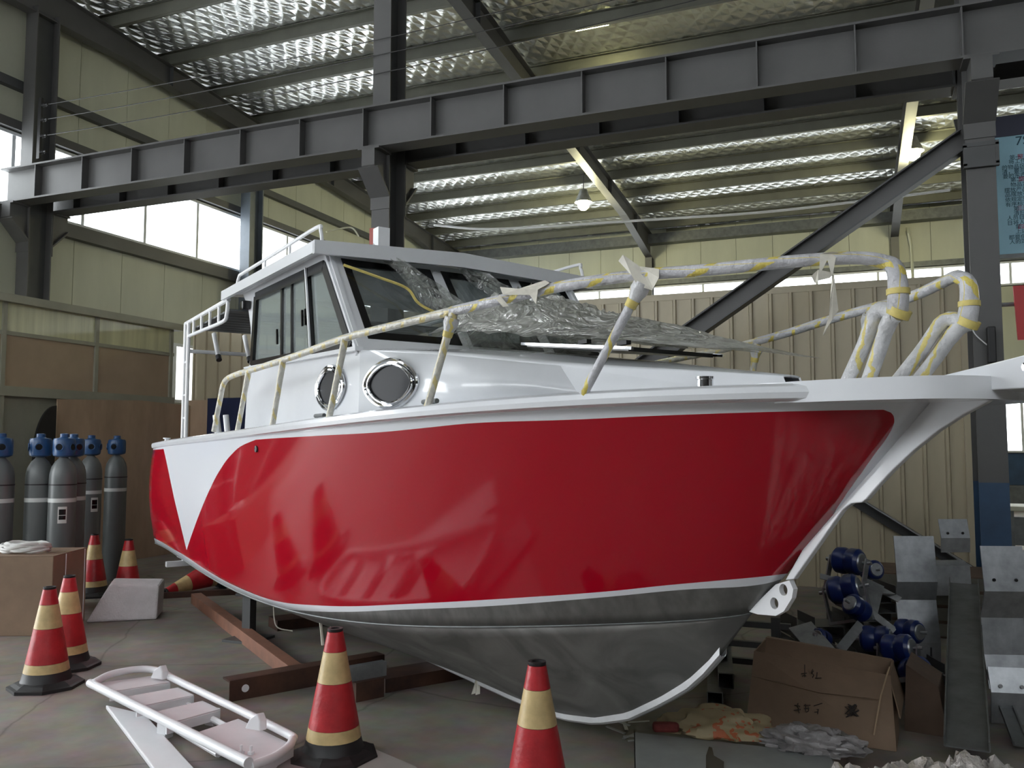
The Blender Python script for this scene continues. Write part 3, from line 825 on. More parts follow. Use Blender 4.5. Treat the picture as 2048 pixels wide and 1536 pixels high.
# ---------------- trunk cabin and foredeck house
VS, VP = .93, -1.00             # cabin side planes
UW0, ZW0, UW1, ZW1 = -2.96, 2.17, -3.48, 2.83   # windshield foot and head
UA = -5.15
def tsolve(px, py, p0, p1):
    """point of the pixel ray on the upright plane through plan points p0, p1 (u, v)"""
    r = ray(px, py); a0 = BO + BD * p0[0] + SD * p0[1]; a1 = BO + BD * p1[0] + SD * p1[1]
    n_ = np.array([-(a1 - a0)[1], (a1 - a0)[0]]); t = (a0 @ n_) / (r[:2] @ n_); return to_uvz(EYE + r * t)
F0, F1 = (-2.90, VS + .02), (-1.40, .50)
tA = np.array([UA, VS, 2.215]); tB = np.array([-2.93, VS, 2.165])
tC = tsolve(1121, 732, F0, F1); tD = np.array([-.66, .05, 1.90])
def dz(u):
    return float(np.polyval(pg, kg(u))) - .03
for sg in (1, -1):
    vm = 1 if sg > 0 else -1
    f = 1.0 if sg > 0 else 1.03
    P_ = lambda p: L3(p[0], vm * p[1] * f, p[2])
    bA, bB, bC, bD = (UA, VS + .02, dz(UA)), (-2.90, VS + .02, dz(-2.9)), (F1[0] + .03, F1[1] + .01, dz(-1.37)), (-.62, .05, dz(-.62))
    tm = (tB + tC) / 2 + np.array([0, .012, .012])
    bm_ = (np.array(bB) + np.array(bC)) / 2 + np.array([0, .02, 0])
    q = MB(); q.add([P_(p) for p in (tA, bA, bB, tB)], [(0, 1, 2, 3)])
    q.build('trunk_side', M['white'], boat, solid=.008)
    q = MB(); q.add([P_(p) for p in (tB, tm, tC, bC, bm_, bB)], [(0, 1, 4, 5), (1, 2, 3, 4)])
    q.build('trunk_side', M['white'], boat, smooth=True, solid=.008)
    q = MB(); q.add([P_(p) for p in (tC, bC, bD, tD)], [(0, 1, 2, 3)])
    q.build('trunk_front', M['white'], boat, solid=.008)
    # trunk top, crowned to the centreline
    rows = []
    for k in np.linspace(0, 1, 14):
        if k < .5: e = tB + (tC - tB) * (k / .5); e = e + np.array([0, .012, .012]) * math.sin(math.pi * k / .5)
        else: e = tC + (tD - tC) * ((k - .5) / .5)
        row = []
        for j in range(7):
            w_ = j / 6; row.append(L3(e[0], vm * f * e[1] * (1 - w_), e[2] + .05 * (1 - (1 - w_) ** 2) * min(1, e[1] / .5)))
        rows.append(row)
    MB().grid(rows).build('trunk_top', M['white'], boat, smooth=True, solid=.008)
    # ledge under the side windows
    if sg > 0:
        MB().bar(L3(UA, VS + .015, 2.225), L3(-2.92, VS + .015, 2.175), .05, .025).build('window_ledge', M['white'], boat)
# ---------------- wheelhouse
wh = MB()
def side_pts(lst, v): return [L3(u, v, z) for u, z in lst]
def frame_panel(nm, outer, holes_rects, m, parent=None):
    pass
def sideframe(v, sgn):
    """house side with a long window opening; corners measured on the starboard side"""
    th = .03 * -sgn
    def pr(lst): return [L3(u, v, z) for u, z in lst]
    zt = lambda u: 2.84
    W0 = (-5.02, 2.245); W1 = (-3.05, 2.20); W2 = (-3.50, 2.765); W3 = (-4.95, 2.775)
    q = MB()
    q.prism(pr([(UA, 2.20), (-2.94, 2.155), W1, W0]), (0, -th, 0))                 # below
    q.prism(pr([W3, W2, (-3.50, 2.86), (-5.0, 2.86)]), (0, -th, 0))                # above
    q.prism(pr([W1, (-2.94, 2.155), (-3.48, 2.86), (-3.50, 2.86), W2]), (0, -th, 0))  # windshield pillar
    q.prism(pr([(UA, 2.20), W0, W3, (-5.0, 2.86), (-5.36, 2.86), (-5.20, 2.72), (-5.12, 2.55), (-5.10, 2.4)]), (0, -th, 0))   # aft pillar, flared at the head
    q.build('house_side', M['white'], boat)
    fr = MB()
    e = .032
    def strip(a_, b_):
        fr.bar(L3(a_[0], v, a_[1]), L3(b_[0], v, b_[1]), .045, e * 2, up=(0, 0, 1))
    strip(W0, W1); strip(W3, W2)
    for a_, b_ in ((W0, W3), (W1, W2), ((-3.70, 2.215), (-3.82, 2.765))):
        fr.bar(L3(a_[0], v, a_[1]), L3(b_[0], v, b_[1]), .045, e * 2, up=(1, 0, 0))
    win = fr.build('side_window', M['black'], boat)
    MB().prism([L3(u, v, z) for u, z in (W0, (-3.70, 2.215), (-3.82, 2.765), W3)], (0, -th * .3, 0)).build('pane', M['glass_side'], win)
    MB().prism([L3(u, v, z) for u, z in ((-3.66, 2.215), W1, W2, (-3.78, 2.765))], (0, -th * .3, 0)).build('pane', M['glass_side'], win)
    q = MB(); q.bar(L3(-4.32, v, 2.23), L3(-4.34, v, 2.77), .03, .03, up=(1, 0, 0)); q.bar(L3(-4.10, v, 2.225), L3(-4.13, v, 2.77), .03, .02, up=(1, 0, 0))
    q.build('sliding_sash', M['black'], win)
    if sgn > 0:
        for u_, z_ in ((-4.38, 2.40), (-3.86, 2.47), (-3.80, 2.47)):
            MB().bar(L3(u_, v + .022, z_ - .055), L3(u_ - .012, v + .022, z_ + .055), .014, .014, up=(1, 0, 0)).build('window_latch', M['black'], win)
        MB().bar(L3(-3.675, v + .03, 2.19), L3(-3.80, v + .03, 2.80), .012, .012, up=(1, 0, 0)).build('trim_strip', M['white_satin'], win)
    return win
sideframe(VS, 1); sideframe(VP, -1)
# windshield: three panes in a raked white frame
def wsp(v, k, off=0.0):
    du, dzz = UW0 - UW1, ZW1 - ZW0; n_ = math.hypot(du, dzz)
    return L3(UW0 + (UW1 - UW0) * k + off * dzz / n_, v, ZW0 + dzz * k + off * du / n_)
vm_ = [(.845, .20), (.12, -.44), (-.53, -.93)]
ws = MB()
def wbar(v0, k0, v1, k1, v2, k2, v3, k3):
    p = [wsp(*x) for x in ((v0, k0), (v1, k1), (v2, k2), (v3, k3))]
    a, b_ = Vector(wsp(0, .5)), Vector(wsp(0, .5, -.03)); ws.prism(p, b_ - a)
k_lo, k_hi = .12, .975
VA, VB = VS + .015, VP - .015
wbar(VA, -.02, VB, -.02, VB, k_lo, VA, k_lo); wbar(VA, k_hi, VB, k_hi, VB, 1.04, VA, 1.04)
edges = [VA] + [x for p in vm_ for x in p] + [VB]
for i in range(0, 8, 2): wbar(edges[i], k_lo, edges[i + 1], k_lo, edges[i + 1], k_hi, edges[i], k_hi)
ws.build('windshield_frame', M['white'], boat)
for (va, vb), lb in zip(vm_, ('starboard windshield pane', 'middle windshield pane', 'port windshield pane')):
    q = MB(); e = .05; ek = .07
    def st(p4):
        a, b_ = Vector(wsp(0, .5)), Vector(wsp(0, .5, -.014)); q.prism([wsp(v, k, .004) for v, k in p4], b_ - a)
    st([(va, k_lo), (vb, k_lo), (vb + e, k_lo + ek), (va - e, k_lo + ek)]); st([(va, k_hi), (vb, k_hi), (vb + e, k_hi - ek), (va - e, k_hi - ek)])
    st([(va, k_lo), (va - e, k_lo + ek), (va - e, k_hi - ek), (va, k_hi)]); st([(vb, k_lo), (vb + e, k_lo + ek), (vb + e, k_hi - ek), (vb, k_hi)])
    pn = q.build('windshield', M['black'], boat); pn['label'] = lb
    q = MB(); a, b_ = Vector(wsp(0, .5)), Vector(wsp(0, .5, -.006))
    q.prism([wsp(v, k, -.002) for v, k in ((va, k_lo), (vb, k_lo), (vb, k_hi), (va, k_hi))], b_ - a); q.build('pane', M['glass_dark'], pn)
# interior: dashboard, helm seat back, cabin floor
q = MB().prism([L3(-2.98, VS - .05, 2.16), L3(-3.55, VS - .05, 2.16), L3(-3.70, VS - .05, 2.05), L3(-3.70, VS - .05, 1.2), L3(-2.98, VS - .05, 1.2)], (0, VS - VP - .1, 0))
q.build('dashboard', M['steel'], boat)
MB().bx(-5.1, -3.0, -VS + .02, -VP - .02, 1.18, 1.2).build('cabin_sole', M['galv_dk'], boat)
q = MB()
for v in (.4, -.45): q.bx(-4.35, -4.22, -v - .24, -v + .24, 1.65, 2.38); q.bx(-4.3, -3.9, -v - .24, -v + .24, 1.6, 1.72); q.bx(-4.15, -4.05, -v - .05, -v + .05, 1.2, 1.6)
q.build('helm_seat', M['black_rub'], boat, bevel=.03)
# roof with a turned-down edge
RV0, RV1, RU0, RU1 = 1.05, -1.12, -3.36, -5.52
rows = []
for k in np.linspace(0, 1, 16):
    u = RU0 + (RU1 - RU0) * k; row = []
    for j in np.linspace(0, 1, 15):
        v = RV0 + (RV1 - RV0) * j; row.append(L3(u - .05 * math.cos(math.pi * (j - .5)) * (1 - k) * 0, v, 2.865 + .045 * math.sin(math.pi * j)))
    rows.append(row)
MB().grid(rows).build('roof', M['white'], boat, smooth=True, solid=.03)
q = MB()
for v in (RV0, RV1): q.bar(L3(RU0, v, 2.845), L3(RU1, v, 2.855), .03, .075)
q.prism([L3(RU0 + .012, RV0 + .015, 2.80), L3(RU0 + .012, RV0 + .015, 2.885), L3(RU0 + .012, 0, 2.935), L3(RU0 + .012, RV1 - .015, 2.885), L3(RU0 + .012, RV1 - .015, 2.80), L3(RU0 + .012, 0, 2.835)], (-.03, 0, 0))
q.build('roof_fascia', M['white'], boat)
# raised pod on the roof side and side rails
for v, sg in ((RV0 - .05, 1), (RV1 + .05, -1)):
    pts = [L3(RU0 - .03, v, 2.88), L3(RU0 - .06, v, 2.965), L3(RU0 - .14, v, 3.0), L3(-4.3, v, 2.99), L3(-5.1, v, 2.985), L3(-5.24, v, 2.97), L3(-5.30, v, 2.87)]
    rl = MB().tube(spline(pts, 5), .0125, 8).build('roof_rail', M['white_satin'], boat, smooth=True)
    for u in (-4.0, -4.55): MB().tube([L3(u, v, 2.88), L3(u, v, 2.99)], .009, 6).build('post', M['white_satin'], rl)
q = MB().bx(-4.9, -3.75, -(RV0 - .12), -(RV0 - .4), 2.875, 2.95); q.build('roof_pod', M['white'], boat, bevel=.025)
pm = on_u(762, 500, -3.95)
q = MB().bx(-3.99, -3.90, -pm[1] - .045, -pm[1] + .045, 2.88, 3.185); q.build('mast_post', M['white_satin'], boat)
q = MB().tube(spline([L3(-3.45, RV0 - .1, 2.97), L3(-3.6, .75, 3.06), L3(-3.8, .62, 3.11), L3(-4.0, .50, 3.12)], 6), .006, 6); q.build('antenna', mat('cream_fibreglass', (.72, .7, .48), .4, 0, 0), boat)
MB().bx(-5.2, -5.12, -VS - .07, -VS, 2.70, 2.77).build('deck_light', M['black'], boat, bevel=.01)
# ---------------- aft awning frame and rod holders
AU0, AU1 = -5.45, -6.98
for v in (1.02, -1.02):
    q = MB().tube([L3(AU0, v, 2.82), L3(AU1, v, 2.80)], .019, 8)
    t = q.build('awning_truss', M['white_satin'], boat, smooth=True)
    MB().tube(spline([L3(AU0 - .02, v, 2.80), L3(AU0 - .05, v, 2.70), L3(AU0 - .16, v, 2.655), L3(-6.3, v, 2.66), L3(AU1 + .1, v, 2.665)], 5), .016, 8).build('lower_chord', M['white_satin'], t, smooth=True)
    for u in (-5.75, -6.05, -6.35, -6.65): MB().tube([L3(u, v, 2.66), L3(u, v, 2.81)], .013, 6).build('strut', M['white_satin'], t)
    for u in (AU1, AU1 + .13): MB().tube([L3(u, v, 2.80), L3(u + .0, v, dz(u))], .019, 8).build('post', M['white_satin'], t, smooth=True)
    for z in (2.42, 2.1, 1.88): MB().tube([L3(AU1, v, z), L3(AU1 + .13, v, z)], .012, 6).build('rung', M['white_satin'], t)
for i in range(9):
    u = -5.50 - i * .145
    MB().bx(u - .13, u, -1.0, 1.0, 2.735 - .002 * i, 2.75 - .002 * i).build('awning_slat', M['galv_dk'], boat)
MB().tube([L3(-6.85, -1.0, 2.52), L3(-6.85, 1.0, 2.52)], .019, 8).build('crossbar', M['white_satin'], boat, smooth=True)
for v in (.75, .45, .1, -.3, -.7):
    q = MB().tube([L3(-6.78, v, 2.46), L3(-6.98, v, 2.72)], .024, 10); rh = q.build('rod_holder', M['white_satin'], boat, smooth=True)
    MB().tube([L3(-6.765, v, 2.442), L3(-6.80, v, 2.485)], .028, 10).build('rubber_end', M['black_rub'], rh)
for du, dv in ((0, 0), (.10, .04), (.18, -.02)):
    MB().tube([L3(-5.75 + du, .98 + dv, 1.62), L3(-5.82 + du * 1.2, 1.0 + dv, 1.87)], .024, 10).build('rod_tube', M['white_satin'], boat, smooth=True)
MB().lathe([(.05, 0), (.05, .015), (.02, .02), (.02, .035), (.035, .04), (.035, .05)], 12, L3(-6.95, 1.17, dz(-6.95) + .02)).build('deck_filler', M['white_satin'], boat)
# ---------------- portholes
M['smoked'] = mat('smoked_port_glass', (.02, .021, .024), .3, 0, 0, spec=.12)
def porthole(cx, cy_, p0, p1, wd, ht):
    c = tsolve(cx, cy_, p0, p1)
    dr = np.array([p1[0] - p0[0], p1[1] - p0[1]]); dr /= np.linalg.norm(dr); nn = np.array([dr[1], -dr[0]])
    if nn[1] < 0: nn = -nn
    def P_(a, b_, o_): return L3(c[0] + dr[0] * a + nn[0] * o_, c[1] + dr[1] * a + nn[1] * o_, c[2] + b_)
    def almond(k, s_): # pointed oval
        an = 2 * math.pi * k; x = math.cos(an); y = math.sin(an); return x * wd / 2 * s_, y * ht / 2 * s_ * (1 - .18 * x * x)
    ring = MB().tube([P_(*almond(k / 36, 1.0), .018) for k in range(36)], .014, 8, closed=True).build('porthole', M['chrome'], boat, smooth=True)
    MB().tube([P_(*almond(k / 36, .84), .024) for k in range(36)], .010, 8, closed=True).build('inner_ring', M['chrome'], ring, smooth=True)
    MB().prism([P_(*almond(k / 36, 1.0), .004) for k in range(36)], Vector(P_(0, 0, .010)) - Vector(P_(0, 0, 0))).build('flange', M['chrome'], ring)
    MB().prism([P_(*almond(k / 36, .82), .012) for k in range(36)], Vector(P_(0, 0, .006)) - Vector(P_(0, 0, 0))).build('pane', M['smoked'], ring)
porthole(665, 776, (-5.15, VS + .012), (-2.9, VS + .012), .44, .26)
porthole(785, 768, F0, F1, .42, .26)
# ---------------- foredeck fittings
hz = lambda u: float(np.interp(u, [-2.9, -1.5, -.7], [2.215, 2.06, 1.93]))
hq = MB().prism([L3(u, v, hz(u) + .02) for u, v in ((-2.15, .30), (-1.35, .28), (-1.35, -.28), (-2.15, -.30))], (0, 0, .02)).build('hatch', M['black'], boat)
for v in (.30, -.30): MB().bar(L3(-2.2, v, hz(-2.2) + .035), L3(-1.3, v, hz(-1.3) + .035), .014, .014).build('hatch_rim', M['chrome'], hq)
for u in (-1.75, -1.45): MB().box(L3(u, .22, hz(u) + .055), (.07, .03, .02)).build('hinge', M['black_rub'], hq)
cp = on_f(1410, 771, lambda u: .34)
q = MB().lathe([(.075, 0), (.075, .008), (.034, .01), (.034, .075), (.037, .078), (.037, .088), (.01, .09)], 20, L3(cp[0], cp[1], dz(cp[0]) + .01)); q.build('mooring_bollard', M['chrome'], boat, smooth=True)
for u_ in (-3.05, -1.95):
    v_ = vgu(u_) - .09; z_ = dz(u_) + .01
    q = MB().tube([L3(u_ - .07, v_, z_ + .045), L3(u_ + .07, v_, z_ + .045)], .012, 8); q.tube([L3(u_ - .03, v_, z_), L3(u_ - .03, v_, z_ + .045)], .01, 8); q.tube([L3(u_ + .03, v_, z_), L3(u_ + .03, v_, z_ + .045)], .01, 8)
    q.uv = None; q.build('cleat', M['galv_dk'], boat)
# through-hull outlet
k_, q_ = inv(515, 898); p = S(k_, q_)
MB().lathe([(.022, 0), (.022, .012), (.012, .014), (.004, .01)], 14, L3(p[0], p[1] + .002, p[2]), Matrix.Rotation(R(90), 3, 'X')).build('drain_outlet', M['black_rub'], boat)
# boarding step bracket under the stern
q = MB().bx(-7.42, -7.12, -.95, -.89, .50, .535); q.bx(-7.2, -7.14, -1.1, -.6, .44, .49); q.bx(-7.2, -7.14, -.95, -.89, .44, .66)
q.build('stern_bracket', M['white_satin'], boat)
# ---------------- stem: tow plate, fin, pulpit plank, anchor sprit
def cl(px, py): p = on_v(px, py, 0); return L3(p[0], 0, p[2])
fin = [cl(*p) for p in ((1996, 792), (1975, 806), (1930, 830), (1880, 862), (1830, 902), (1790, 940), (1760, 972), (1738, 998), (1728, 1005), (1707, 1007), (1690, 1020), (1592, 1158), (1575, 1160), (1660, 1010), (1760, 860), (1800, 790))]
MB().prism([(x, .016, z) for x, y, z in fin], (0, -.032, 0)).build('stem_fin', M['white'], boat, bevel=.004)
# tow plate with two holes
tp = [cl(*p) for p in ((1556, 1168), (1583, 1160), (1591, 1178), (1588, 1196), (1572, 1222), (1556, 1231), (1520, 1228), (1500, 1222))]
hc = [cl(1571, 1179), cl(1553, 1206)]
bm = bmesh.new()
def loop(pts): return [bm.verts.new(p) for p in pts]
o_ = loop([(x, -.014, z) for x, y, z in tp]); es = [bm.edges.new((o_[i], o_[(i + 1) % len(o_)])) for i in range(len(o_))]
for h_ in hc:
    lp = loop([(h_[0] + .021 * math.cos(a_ * math.pi / 8), -.014, h_[2] + .024 * math.sin(a_ * math.pi / 8)) for a_ in range(16)])
    es += [bm.edges.new((lp[i], lp[(i + 1) % 16])) for i in range(16)]
bmesh.ops.triangle_fill(bm, edges=es, use_beauty=True, use_dissolve=False)
r_ = bmesh.ops.extrude_face_region(bm, geom=bm.faces[:]); bmesh.ops.translate(bm, verts=[x for x in r_['geom'] if isinstance(x, bmesh.types.BMVert)], vec=(0, .028, 0))
bmesh.ops.recalc_face_normals(bm, faces=bm.faces)
me = bpy.data.meshes.new('tow_plate'); bm.to_mesh(me); bm.free(); me.materials.append(M['white_satin'])
link(bpy.data.objects.new('tow_plate', me), boat)
# pulpit plank
zp1 = 1.842; zp0 = 1.768
out = [(-.62, .44), (-.36, .44), (-.15, .40), (.06, .31), (.15, .22), (.19, .10), (.195, 0)]
out = [(p.x, p.y) for p in spline([(u, v, 0) for u, v in out], 6)][:-1]
out = out + [(u, -v) for u, v in out[::-1]]
MB().prism([L3(u, v, zp0) for u, v in out], (0, 0, zp1 - zp0)).build('pulpit_plank', M['white'], boat, smooth=True)
sp_ = [L3(-.08, 0, zp1 - .005), L3(.16, 0, zp1 + .035), L3(.52, 0, zp1 + .10), L3(.56, 0, zp1 + .05), L3(.50, 0, zp1 - .045), L3(.1, 0, zp1 - .045)]
for v in (.085, -.085):
    pl = MB().prism([(x, -v - .008, z) for x, y, z in sp_], (0, .016, 0)).build('sprit_plate', M['white'], boat, bevel=.004)
    MB().lathe([(.018, 0), (.018, .016), (.006, .018)], 10, (.31, -v - math.copysign(.008, v), zp1 + .02), Matrix.Rotation(R(90) if v > 0 else R(-90), 3, 'X')).build('bolt', M['chrome'], pl)
MB().bx(.1, .5, -.08, .08, zp1 - .045, zp1 - .03).build('sprit_floor', M['white'], boat)
MB().lathe([(.03, -.07), (.045, -.06), (.025, 0), (.045, .06), (.03, .07)], 14, (.5, 0, zp1 + .03), Matrix.Rotation(R(90), 3, 'X')).build('anchor_roller', M['black_rub'], boat)

# ---------------- bow rail wrapped in film and tape
def wrap_mat(name, base, tape, period, frac):
    m, N, L, P = new_mat(name)
    P.inputs['Roughness'].default_value = .3
    uvn = N.new('ShaderNodeUVMap'); uvn.uv_map = 'UVMap'; sp2 = N.new('ShaderNodeSeparateXYZ'); L.new(uvn.outputs[0], sp2.inputs[0])
    tc = N.new('ShaderNodeTexCoord'); n1 = N.new('ShaderNodeTexNoise'); n1.inputs['Scale'].default_value = 14; n1.inputs['Detail'].default_value = 5; L.new(tc.outputs['Object'], n1.inputs['Vector'])
    a = N.new('ShaderNodeMath'); a.operation = 'MULTIPLY_ADD'; L.new(sp2.outputs[0], a.inputs[0]); a.inputs[1].default_value = 1 / period
    t_ = N.new('ShaderNodeMath'); t_.operation = 'MULTIPLY_ADD'; L.new(n1.outputs['Fac'], t_.inputs[0]); t_.inputs[1].default_value = .5; L.new(sp2.outputs[1], t_.inputs[2])
    L.new(t_.outputs[0], a.inputs[2])
    fr = N.new('ShaderNodeMath'); fr.operation = 'FRACT'; L.new(a.outputs[0], fr.inputs[0])
    ls = N.new('ShaderNodeMath'); ls.operation = 'LESS_THAN'; ls.inputs[1].default_value = frac; L.new(fr.outputs[0], ls.inputs[0])
    rp = N.new('ShaderNodeValToRGB'); rp.color_ramp.elements[0].position = .35; rp.color_ramp.elements[1].position = .65
    rp.color_ramp.elements[0].color = (*[c * .72 for c in base], 1); rp.color_ramp.elements[1].color = (*base, 1); L.new(n1.outputs['Fac'], rp.inputs[0])
    mx = N.new('ShaderNodeMix'); mx.data_type = 'RGBA'; L.new(ls.outputs[0], mx.inputs[0]); L.new(rp.outputs[0], mx.inputs[6]); mx.inputs[7].default_value = (*tape, 1)
    L.new(mx.outputs[2], P.inputs['Base Color'])
    b_ = N.new('ShaderNodeBump'); b_.inputs['Strength'].default_value = .7; b_.inputs['Distance'].default_value = .012
    n2 = N.new('ShaderNodeTexNoise'); n2.inputs['Scale'].default_value = 55; n2.inputs['Detail'].default_value = 3; L.new(tc.outputs['Object'], n2.inputs['Vector'])
    L.new(n2.outputs['Fac'], b_.inputs['Height']); L.new(b_.outputs[0], P.inputs['Normal'])
    return m
M['wrapA'] = wrap_mat('cream_wrapped_rail', (.74, .72, .64), (.68, .58, .27), .16, .22)
M['wrapB'] = wrap_mat('lilac_film_wrapped_rail', (.66, .66, .69), (.72, .60, .14), .21, .17)
M['wrapC'] = wrap_mat('white_film_wrapped_leg', (.74, .74, .75), (.74, .63, .22), .6, .09)
M['tape'] = mat('yellow_masking_tape', (.76, .63, .20), .5, 0, .12, 20)
M['scrap'] = mat('torn_cream_film', (.70, .67, .58), .4, 0, .1, 15)
rv = lambda u: max(.22, vgu(min(0, u - .06)) - .03)
aft_px = [(428, 862), (440, 800), (449, 764), (470, 750), (510, 738), (590, 712), (690, 676), (800, 648), (905, 622)]
fwd_px = [(905, 622), (1000, 600), (1100, 577), (1200, 560), (1300, 548), (1400, 541), (1500, 531), (1620, 520), (1720, 516), (1768, 524)]
def rp_(lst): return [on_f(px, py, rv) for px, py in lst]
foot0 = np.array([0, 0, 0.])
A_ = rp_(aft_px); F_ = rp_(fwd_px)
RAIL_DEBUG = (A_, F_)
tipv = .21
bend = [np.array([F_[-1][0] + .035, tipv + .02, F_[-1][2] - .03]), np.array([F_[-1][0] + .040, tipv + .015, F_[-1][2] - .11]), np.array([F_[-1][0] + .030, tipv + .01, F_[-1][2] - .18])]
for sg in (1, -1):
    m_ = lambda p: L3(p[0], sg * p[1], p[2])
    nm = 'starboard' if sg > 0 else 'port'
    root_rail = MB().tube(spline([m_(p) for p in A_], 4), .020, 10).build('bow_rail', M['wrapA'], boat, smooth=True)
    root_rail['label'] = '%s bow rail wrapped in cream tape' % nm
    fw = F_ + bend
    rs = [.023] * (len(fw) - 4) + [.026, .030, .034, .036]
    sp_f = spline([m_(p) for p in fw], 4); rr = list(np.interp(np.linspace(0, 1, len(sp_f)), np.linspace(0, 1, len(rs)), rs))
    MB().tube(sp_f, rr, 12).build('rail_front', M['wrapB'], root_rail, smooth=True)
    # stanchions
    for tpx, fpx in (((497, 744), (475, 850)), ((566, 722), (545, 838)), ((690, 678), (658, 828)), ((908, 624), (855, 802)), ((1293, 552), (1166, 783))):
        t_ = on_f(*tpx, rv); b_ = on_f(*fpx, lambda u: rv(u) + .02)
        b_[2] = dz(b_[0]) + .02
        stn = MB().tube([m_(t_), m_(t_ * .5 + b_ * .5), m_(b_)], [.021, .018, .018], 10).build('stanchion', M['wrapB'] if tpx[0] > 1000 else M['wrapA'], root_rail, smooth=True)
        if tpx[0] > 800:
            MB().tube([m_(t_ + (b_ - t_) * a_) for a_ in (.06, .12, .2)], [.034, .036, .023], 10).build('film_bulge', M['wrapC'], stn, smooth=True)
            MB().tube([m_(t_ + (b_ - t_) * a_) for a_ in (.2, .26)], [.025, .023], 10).build('tape_band', M['tape'], stn, smooth=True)
    # front legs down to the plank
    h0 = bend[-1]
    for pth in (((1788, 588), (1756, 622), (1728, 690), (1692, 768)), ((1790, 596), (1778, 645), (1757, 705), (1735, 768))):
        vv = [tipv + .01, tipv, .18, .145]; pl = [on_v(px, py, v_) for (px, py), v_ in zip(pth, vv)]; pl[0] = h0.copy(); pl[-1][2] = zp1
        MB().tube(spline([m_(p) for p in pl], 5), [.034] + [.029] * 6 + [.026] * 9, 12).build('front_leg', M['wrapC'], root_rail, smooth=True)
    MB().tube([m_(h0 + np.array([.015, 0, .015])), m_(h0 + np.array([0, 0, -.01]))], .039, 12).build('tape_band', M['tape'], root_rail, smooth=True)
    MB().tube([m_(bend[1] + np.array([.0, 0, .012])), m_(bend[1] + np.array([0, 0, -.008]))], .038, 12).build('tape_band', M['tape'], root_rail, smooth=True)
# torn scraps of film hanging on the starboard rail
def scrap(pxs, du=0.0, thick=.002):
    pts = [on_f(px, py, lambda u: rv(u) + .03 + du) for px, py in pxs]
    mb = MB(); n_ = len(pts)
    mb.add([L3(p[0], p[1] + .012 * math.sin(i * 2.1), p[2]) for i, p in enumerate(pts)], [tuple(range(n_))])
    return mb.build('film_scrap', M['scrap'], boat, solid=thick)
scrap([(1237, 522), (1250, 510), (1275, 532), (1318, 538), (1322, 556), (1300, 580), (1275, 572), (1268, 552)])
scrap([(1000, 574), (1042, 578), (1086, 560), (1100, 566), (1080, 580), (1068, 608), (1060, 590), (1010, 590)])
scrap([(1640, 508), (1668, 504), (1700, 508), (1672, 515), (1668, 555), (1662, 560), (1655, 520), (1642, 552), (1636, 548)])
scrap([(1664, 548), (1672, 552), (1673, 620), (1664, 640), (1650, 668), (1642, 672), (1658, 632), (1664, 600)])
scrap([(1622, 552), (1640, 540), (1664, 545), (1660, 556), (1640, 562), (1626, 566)])
scrap([(992, 598), (1004, 590), (1013, 612), (1006, 614)])
# ================================================================== LOOSE THINGS
def noise3(x, y, z=0.0):
    from mathutils import noise as _n
    return _n.noise(Vector((x, y, z)))
M['film'] = film('crumpled_clear_film', (.88, .88, .82), .34, .78, 4.5, 1.0, .08)
M['film_thin'] = film('draped_clear_film', (.88, .89, .86), .05, .38, 5, .9)
# crumpled plastic sheet on the foredeck with a sail of it up the windshield
sheet = empty('plastic_sheet', bw(-2.2, -.2, 2.1)); tag(sheet, 'crumpled clear plastic sheet heaped on the foredeck below the windshield', 'plastic sheet')
def ridge(x, y, z): return 1 - abs(noise3(x, y, z)) * 2.2
def heap_layer(seed, amp0, u0, u1, v0, v1, nm):
    rows = []
    for i in range(70):
        a = i / 69; row = []
        for j in range(60):
            b_ = j / 59; u = u0 + (u1 - u0) * a; v = (v0 + (v1 - v0) * b_) * (1 - .3 * a) - .10 * a
            wx, wy = .35 * noise3(u * 2.2, v * 2.2, seed), .35 * noise3(u * 2.2, v * 2.2, seed + 5)
            env = min(1, a * 7 + .25) * (1 - a) ** 1.15 * math.sin(math.pi * min(1, max(0, b_ * .96 + .02))) ** .55
            nz = .52 + .30 * ridge((u + wx) * 3.0, (v + wy) * 3.0, seed + 1) + .16 * ridge((u + wx) * 7.5, (v + wy) * 7.5, seed + 2) + .05 * ridge(u * 19, v * 19, seed)
            z = hz(u) + .062 + max(.004, amp0 * env * nz + .03 * (1 - abs(2 * b_ - 1)))
            row.append(bw(u + .05 * noise3(u * 6, v * 6, seed + 3) * env, v + .05 * noise3(u * 6, v * 6, seed + 4) * env, z))
        rows.append(row)
    MB().grid(rows).build(nm, M['film'], sheet, smooth=True)
heap_layer(1.3, .37, -2.93, -.95, .50, -.78, 'heap')
heap_layer(7.7, .30, -2.90, -1.25, .38, -.70, 'heap')
heap_layer(4.1, .44, -2.92, -1.7, .22, -.60, 'heap')
def wsw(v, k, off): return bw(UW0 + (UW1 - UW0) * k + off * .78, v, ZW0 + (ZW1 - ZW0) * k + off * .62)
def drape(p0, p1, w0, w1, nm, n1=26, n2=12, sag=.05):
    rows = []
    for i in range(n1):
        a = i / (n1 - 1); row = []
        for j in range(n2):
            b_ = j / (n2 - 1) - .5; v = p0[0] + (p1[0] - p0[0]) * a + b_ * (w0 + (w1 - w0) * a)
            k = p0[1] + (p1[1] - p0[1]) * a
            off = .05 + sag * math.sin(math.pi * a) + .05 * noise3(v * 9, k * 2.5, 2) + .03 * math.sin(b_ * 19 + a * 3)
            row.append(wsw(v, k, off))
        rows.append(row)
    return MB().grid(rows).build(nm, M['film_thin'], sheet, smooth=True)
drape((.60, 1.08), (.02, .06), .07, .42, 'draped_fold')
drape((-.02, 1.06), (-.55, .05), .10, .55, 'draped_fold')
drape((.25, .55), (-.1, -.05), .25, .6, 'draped_fold', sag=.10)
